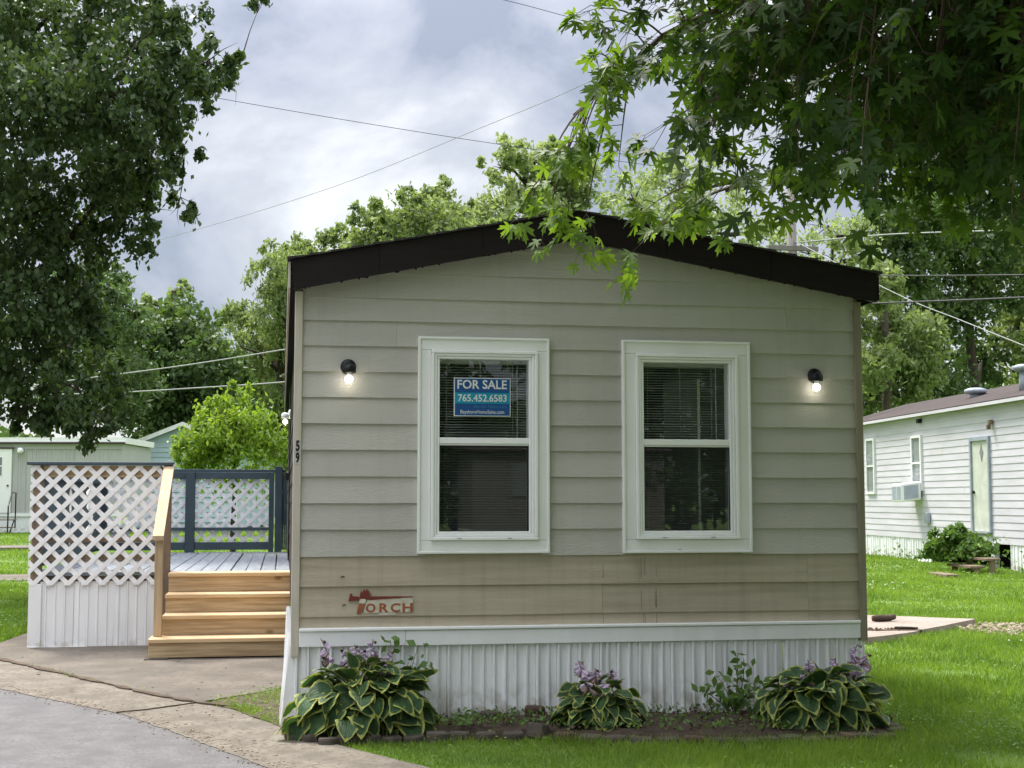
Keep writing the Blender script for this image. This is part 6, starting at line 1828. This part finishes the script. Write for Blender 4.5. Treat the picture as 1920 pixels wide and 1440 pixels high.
# ================================================================ grass
def inpoly(poly, X, Y):
    c = np.zeros(len(X), bool)
    n = len(poly)
    for i in range(n):
        x1, y1 = poly[i]; x2, y2 = poly[(i + 1) % n]
        m_ = ((y1 > Y) != (y2 > Y))
        with np.errstate(divide='ignore', invalid='ignore'):
            c ^= m_ & (X < (x2 - x1) * (Y - y1) / (y2 - y1 + 1e-12) + x1)
    return c


NOGRASS = [[(-.02, -.02), (3.68, -.02), (3.68, 14.1), (-.02, 14.1)],
           [(26, -24), (6, -20), (-8, -12), (-14, 2), (-12, 14)] + JOINT[::1],
           pad, [(0.0, .1)] + [(a, b + .03) for a, b in line] + [(3.55, .1)],
           [(3.9, 4.7), (5.47, 4.05), (6.03, 4.40), (7.49, 5.80), (6.52, 6.52), (3.9, 8.2)], [(-14, 16.4), (-3.2, 16.3), (-3.2, 18.4), (-14, 18.5)],
           [(-2.42, 4.9), (0, 4.9), (0, 9.95), (-2.42, 9.95)]]


def lawn_points(n, r0, r1, rng, a0=-20, a1=38):
    rr = np.exp(rng.uniform(math.log(r0), math.log(r1), n))
    th = np.radians(rng.uniform(a0, a1, n))
    X = -.08 + rr * np.sin(th); Y = -8.58 + rr * np.cos(th)
    keep = np.ones(n, bool)
    for pl in NOGRASS: keep &= ~inpoly(pl, X, Y)
    keep &= ~((X > 14.0 + (Y - 16.5) * .0737))
    keep &= ~((((X - 7.75) / .7) ** 2 + ((Y - 5.1) / .7) ** 2 < 1) & (rng.random(n) < .85))
    return X[keep], Y[keep], rr[keep]


g = np.random.default_rng(55)
X, Y, rr = lawn_points(640000, 6.9, 48, g)
bare_ = np.sin(X * 2.1 + 1.1 * np.sin(Y * 1.7)) * np.sin(Y * 2.6 + .8 * np.sin(X * 1.3)) + .6 * np.sin(X * 5.3 + Y * 3.1)
kp = g.random(len(X)) > np.clip((bare_ - .55) * 1.3, 0, .8)
X, Y, rr = X[kp], Y[kp], rr[kp]
n = len(X)
hgt = g.uniform(.025, .065, n) * (1 + .5 * np.sin(X * 1.7) * np.sin(Y * 1.3)) * np.where(rr > 14, 1.25, 1)
wd = .0032 * np.clip(rr / 7.5, 1, 4.5) * g.uniform(.7, 1.3, n)
az = g.uniform(0, 2 * np.pi, n)
ln_ = g.normal(0, .45, (n, 2)) * hgt[:, None]
Zg = gz(X, Y)
b = np.stack([X, Y, Zg - .004], 1)
s = np.stack([np.cos(az) * wd, np.sin(az) * wd, np.zeros(n)], 1)
t = b + np.concatenate([ln_, hgt[:, None]], 1)
V = np.stack([b - s, b + s, t], 1).reshape(-1, 3)
F = np.arange(3 * n).reshape(-1, 3)
pn = .5 + .5 * np.sin(X * .9 + np.sin(Y * .7) * 2) * np.sin(Y * .8 + 1.3)
var = np.clip(g.random(n) ** 2 * .6 + .45 * pn * g.random(n), 0, 1)
obj('grass', np_mesh('grass', V, F, 'grass', var), 'grass', None, kind='stuff', label='short green lawn around the homes', cat='grass')
# longer grass left standing in front of the edging blocks
P0 = []
for a_, b_ in zip(line[:-1], line[1:]):
    nn = int(math.dist(a_, b_) * 420)
    tt_ = g.random(nn)
    P0.append(np.stack([a_[0] + (b_[0] - a_[0]) * tt_, a_[1] + (b_[1] - a_[1]) * tt_ - .075 - .05 * g.random(nn)], 1))
P0 = np.concatenate(P0); P0 = P0[P0[:, 0] > .42]; n = len(P0)
b = np.stack([P0[:, 0], P0[:, 1], np.full(n, -.003)], 1); az = g.uniform(0, 6.28, n)
s = np.stack([np.cos(az) * .0035, np.sin(az) * .0035, np.zeros(n)], 1)
hh_ = g.uniform(.03, .085, n) * (.7 + .5 * np.sin(P0[:, 0] * 7) * np.sin(P0[:, 0] * 3.1))
t = b + np.stack([g.normal(0, .018, n), g.normal(0, .018, n), hh_], 1)
obj('edge_grass', np_mesh('edge_grass', np.stack([b - s, b + s, t], 1).reshape(-1, 3), np.arange(3 * n).reshape(-1, 3), 'grass', g.random(n) * .6), 'grass', None, kind='stuff', label='longer grass standing against the bed edging', cat='grass')
# fallen leaf bits on the paving
fp = np.stack([g.uniform(-2.6, .4, 90), g.uniform(-1.2, 4.6, 90), np.full(90, .026)], 1)
fp = fp[inpoly([(-2.4, 3.9), (-.9, -.4), (-.2, -1.4), (.45, -1.1), (0, -.2), (-.4, .8), (0, 1.9), (0, 3.6), (-1.3, 3.6), (-2.3, 4.7)], fp[:, 0], fp[:, 1])]
Vf, Ff = leaf_cards(fp, .035, g, 0, .6)
Vf[:, 2] = .022 + (Vf[:, 2] - .026) * .25 + .004
obj('fallen_leaves', np_mesh('fallen_leaves', Vf, Ff, 'litter'), 'litter', None, kind='stuff', label='brown leaf bits fallen on the paving', cat='litter')
# grit along the ragged asphalt edge
gp = []
for a_, b_ in zip(ROAD_EDGE[1:7], ROAD_EDGE[2:8]):
    nn = int(math.dist(a_, b_) * 130)
    for q in range(nn):
        t_ = g.random(); gp.append((a_[0] + (b_[0] - a_[0]) * t_ + g.normal(.03, .07), a_[1] + (b_[1] - a_[1]) * t_ + g.normal(.02, .05)))
Vg, Fg = [], []
ic_ = np.array([(1, 0, 0), (-1, 0, 0), (0, 1, 0), (0, -1, 0), (0, 0, .6), (0, 0, -.6)], float)
fi_ = np.array([(0, 2, 4), (2, 1, 4), (1, 3, 4), (3, 0, 4), (2, 0, 5), (1, 2, 5), (3, 1, 5), (0, 3, 5)])
for q, (x, y) in enumerate(gp):
    sz_ = g.uniform(.003, .009)
    Vg.append(ic_ * g.uniform(.6, 1.4, (6, 3)) * sz_ + np.array([x, y, .012 + sz_ * .2])); Fg.append(fi_ + 6 * q)
obj('grit', np_mesh('grit', np.concatenate(Vg), np.concatenate(Fg), 'stone'), 'stone', None, kind='stuff', label='loose grit along the asphalt edge', cat='grit')
# small grass in the dirt patch
X = g.uniform(-.45, .02, 2600); Y = g.uniform(-.1, 1.3, 2600)
k = (np.sin(X * 14) + np.sin(Y * 9 + 2) > .35) & inpoly([(-.40, .83), (.01, -.15), (.02, 1.2), (-.15, 1.3)], X, Y)
X, Y = X[k], Y[k]; n = len(X)
b = np.stack([X, Y, np.full(n, .012)], 1); az = g.uniform(0, 6.28, n)
s = np.stack([np.cos(az) * .003, np.sin(az) * .003, np.zeros(n)], 1)
t = b + np.stack([g.normal(0, .015, n), g.normal(0, .015, n), g.uniform(.02, .05, n)], 1)
obj('grass_tuft', np_mesh('grass_tuft', np.stack([b - s, b + s, t], 1).reshape(-1, 3), np.arange(3 * n).reshape(-1, 3), 'grass', g.random(n)), 'grass', None, kind='stuff', label='thin grass growing in the dirt patch by the skirting corner', cat='grass')
# clover leaves and blooms
X, Y, rr = lawn_points(110000, 7, 30, g)
pn = np.sin(X * .8 + 1) * np.sin(Y * .6) + .5 * np.sin(X * 2.3 + Y * 1.9)
k = g.random(len(X)) < np.clip(pn, .06, .9) * .9
X, Y, rr = X[k], Y[k], rr[k]
P = np.stack([X, Y, gz(X, Y) + g.uniform(.025, .06, len(X))], 1)
V, F = leaf_cards(P, .020, g, 0, .9)
sc_ = np.repeat(np.clip(rr / 9, 1, 3), 4)[:, None]
V = np.repeat(P, 4, 0) + (V - np.repeat(P, 4, 0)) * sc_ * np.array([1, 1, .5])
obj('clover', np_mesh('clover', V, F, 'clover'), 'clover', None, kind='stuff', label='clover leaves mixed into the lawn', cat='clover')
X, Y, rr = lawn_points(15000, 8, 30, g, 10, 38)
pn = np.sin(X * .9 + .5) * np.sin(Y * .55 + .6)
k = (g.random(len(X)) < np.clip(pn, .0, 1) ** 1.5 * .34)
X, Y, rr = X[k], Y[k], rr[k]
ico = np.array([(1, 0, 0), (-1, 0, 0), (0, 1, 0), (0, -1, 0), (0, 0, .9), (0, 0, -.9)], float)
fi = np.array([(0, 2, 4), (2, 1, 4), (1, 3, 4), (3, 0, 4), (2, 0, 5), (1, 2, 5), (3, 1, 5), (0, 3, 5)])
sz = g.uniform(.007, .012, len(X)) * np.clip(rr / 12, 1, 1.6)
P = np.stack([X, Y, gz(X, Y) + g.uniform(.06, .09, len(X))], 1)
V = (P[:, None, :] + ico[None] * sz[:, None, None]).reshape(-1, 3)
F = (fi[None] + 6 * np.arange(len(X))[:, None, None]).reshape(-1, 3)
obj('clover_blooms', np_mesh('clover_blooms', V, F, 'clover_bloom'), 'clover_bloom', None, kind='stuff', label='white clover blooms dotted over the lawn', cat='clover')
# weeds along the foot of the neighbour's skirting
P = []
c, s_ = math.cos(NB.rotation_euler[2]), math.sin(NB.rotation_euler[2])
for q in ((7.2, .3, 12), (6.0, .45, 14), (3.6, .3, 60), (.85, .7, 70), (4.9, .3, 15), (-.3, .4, 20)):
    for _ in range(q[2]):
        u, vv1 = q[0] + g.normal(0, .22), g.uniform(.05, .4)
        P.append((14.15 + u * c - vv1 * s_, 16.5 + u * s_ + vv1 * c, g.uniform(.03, q[1])))
V, F = leaf_cards(np.array(P), .10, g, .1, .5)
vr = g.random(len(P))
obj('wall_weeds', np_mesh('wall_weeds', V, F, 'leaf_weed', np.concatenate([vr, vr])), 'leaf_weed', None, kind='stuff', label='tall weeds along the foot of the white home', cat='weeds')
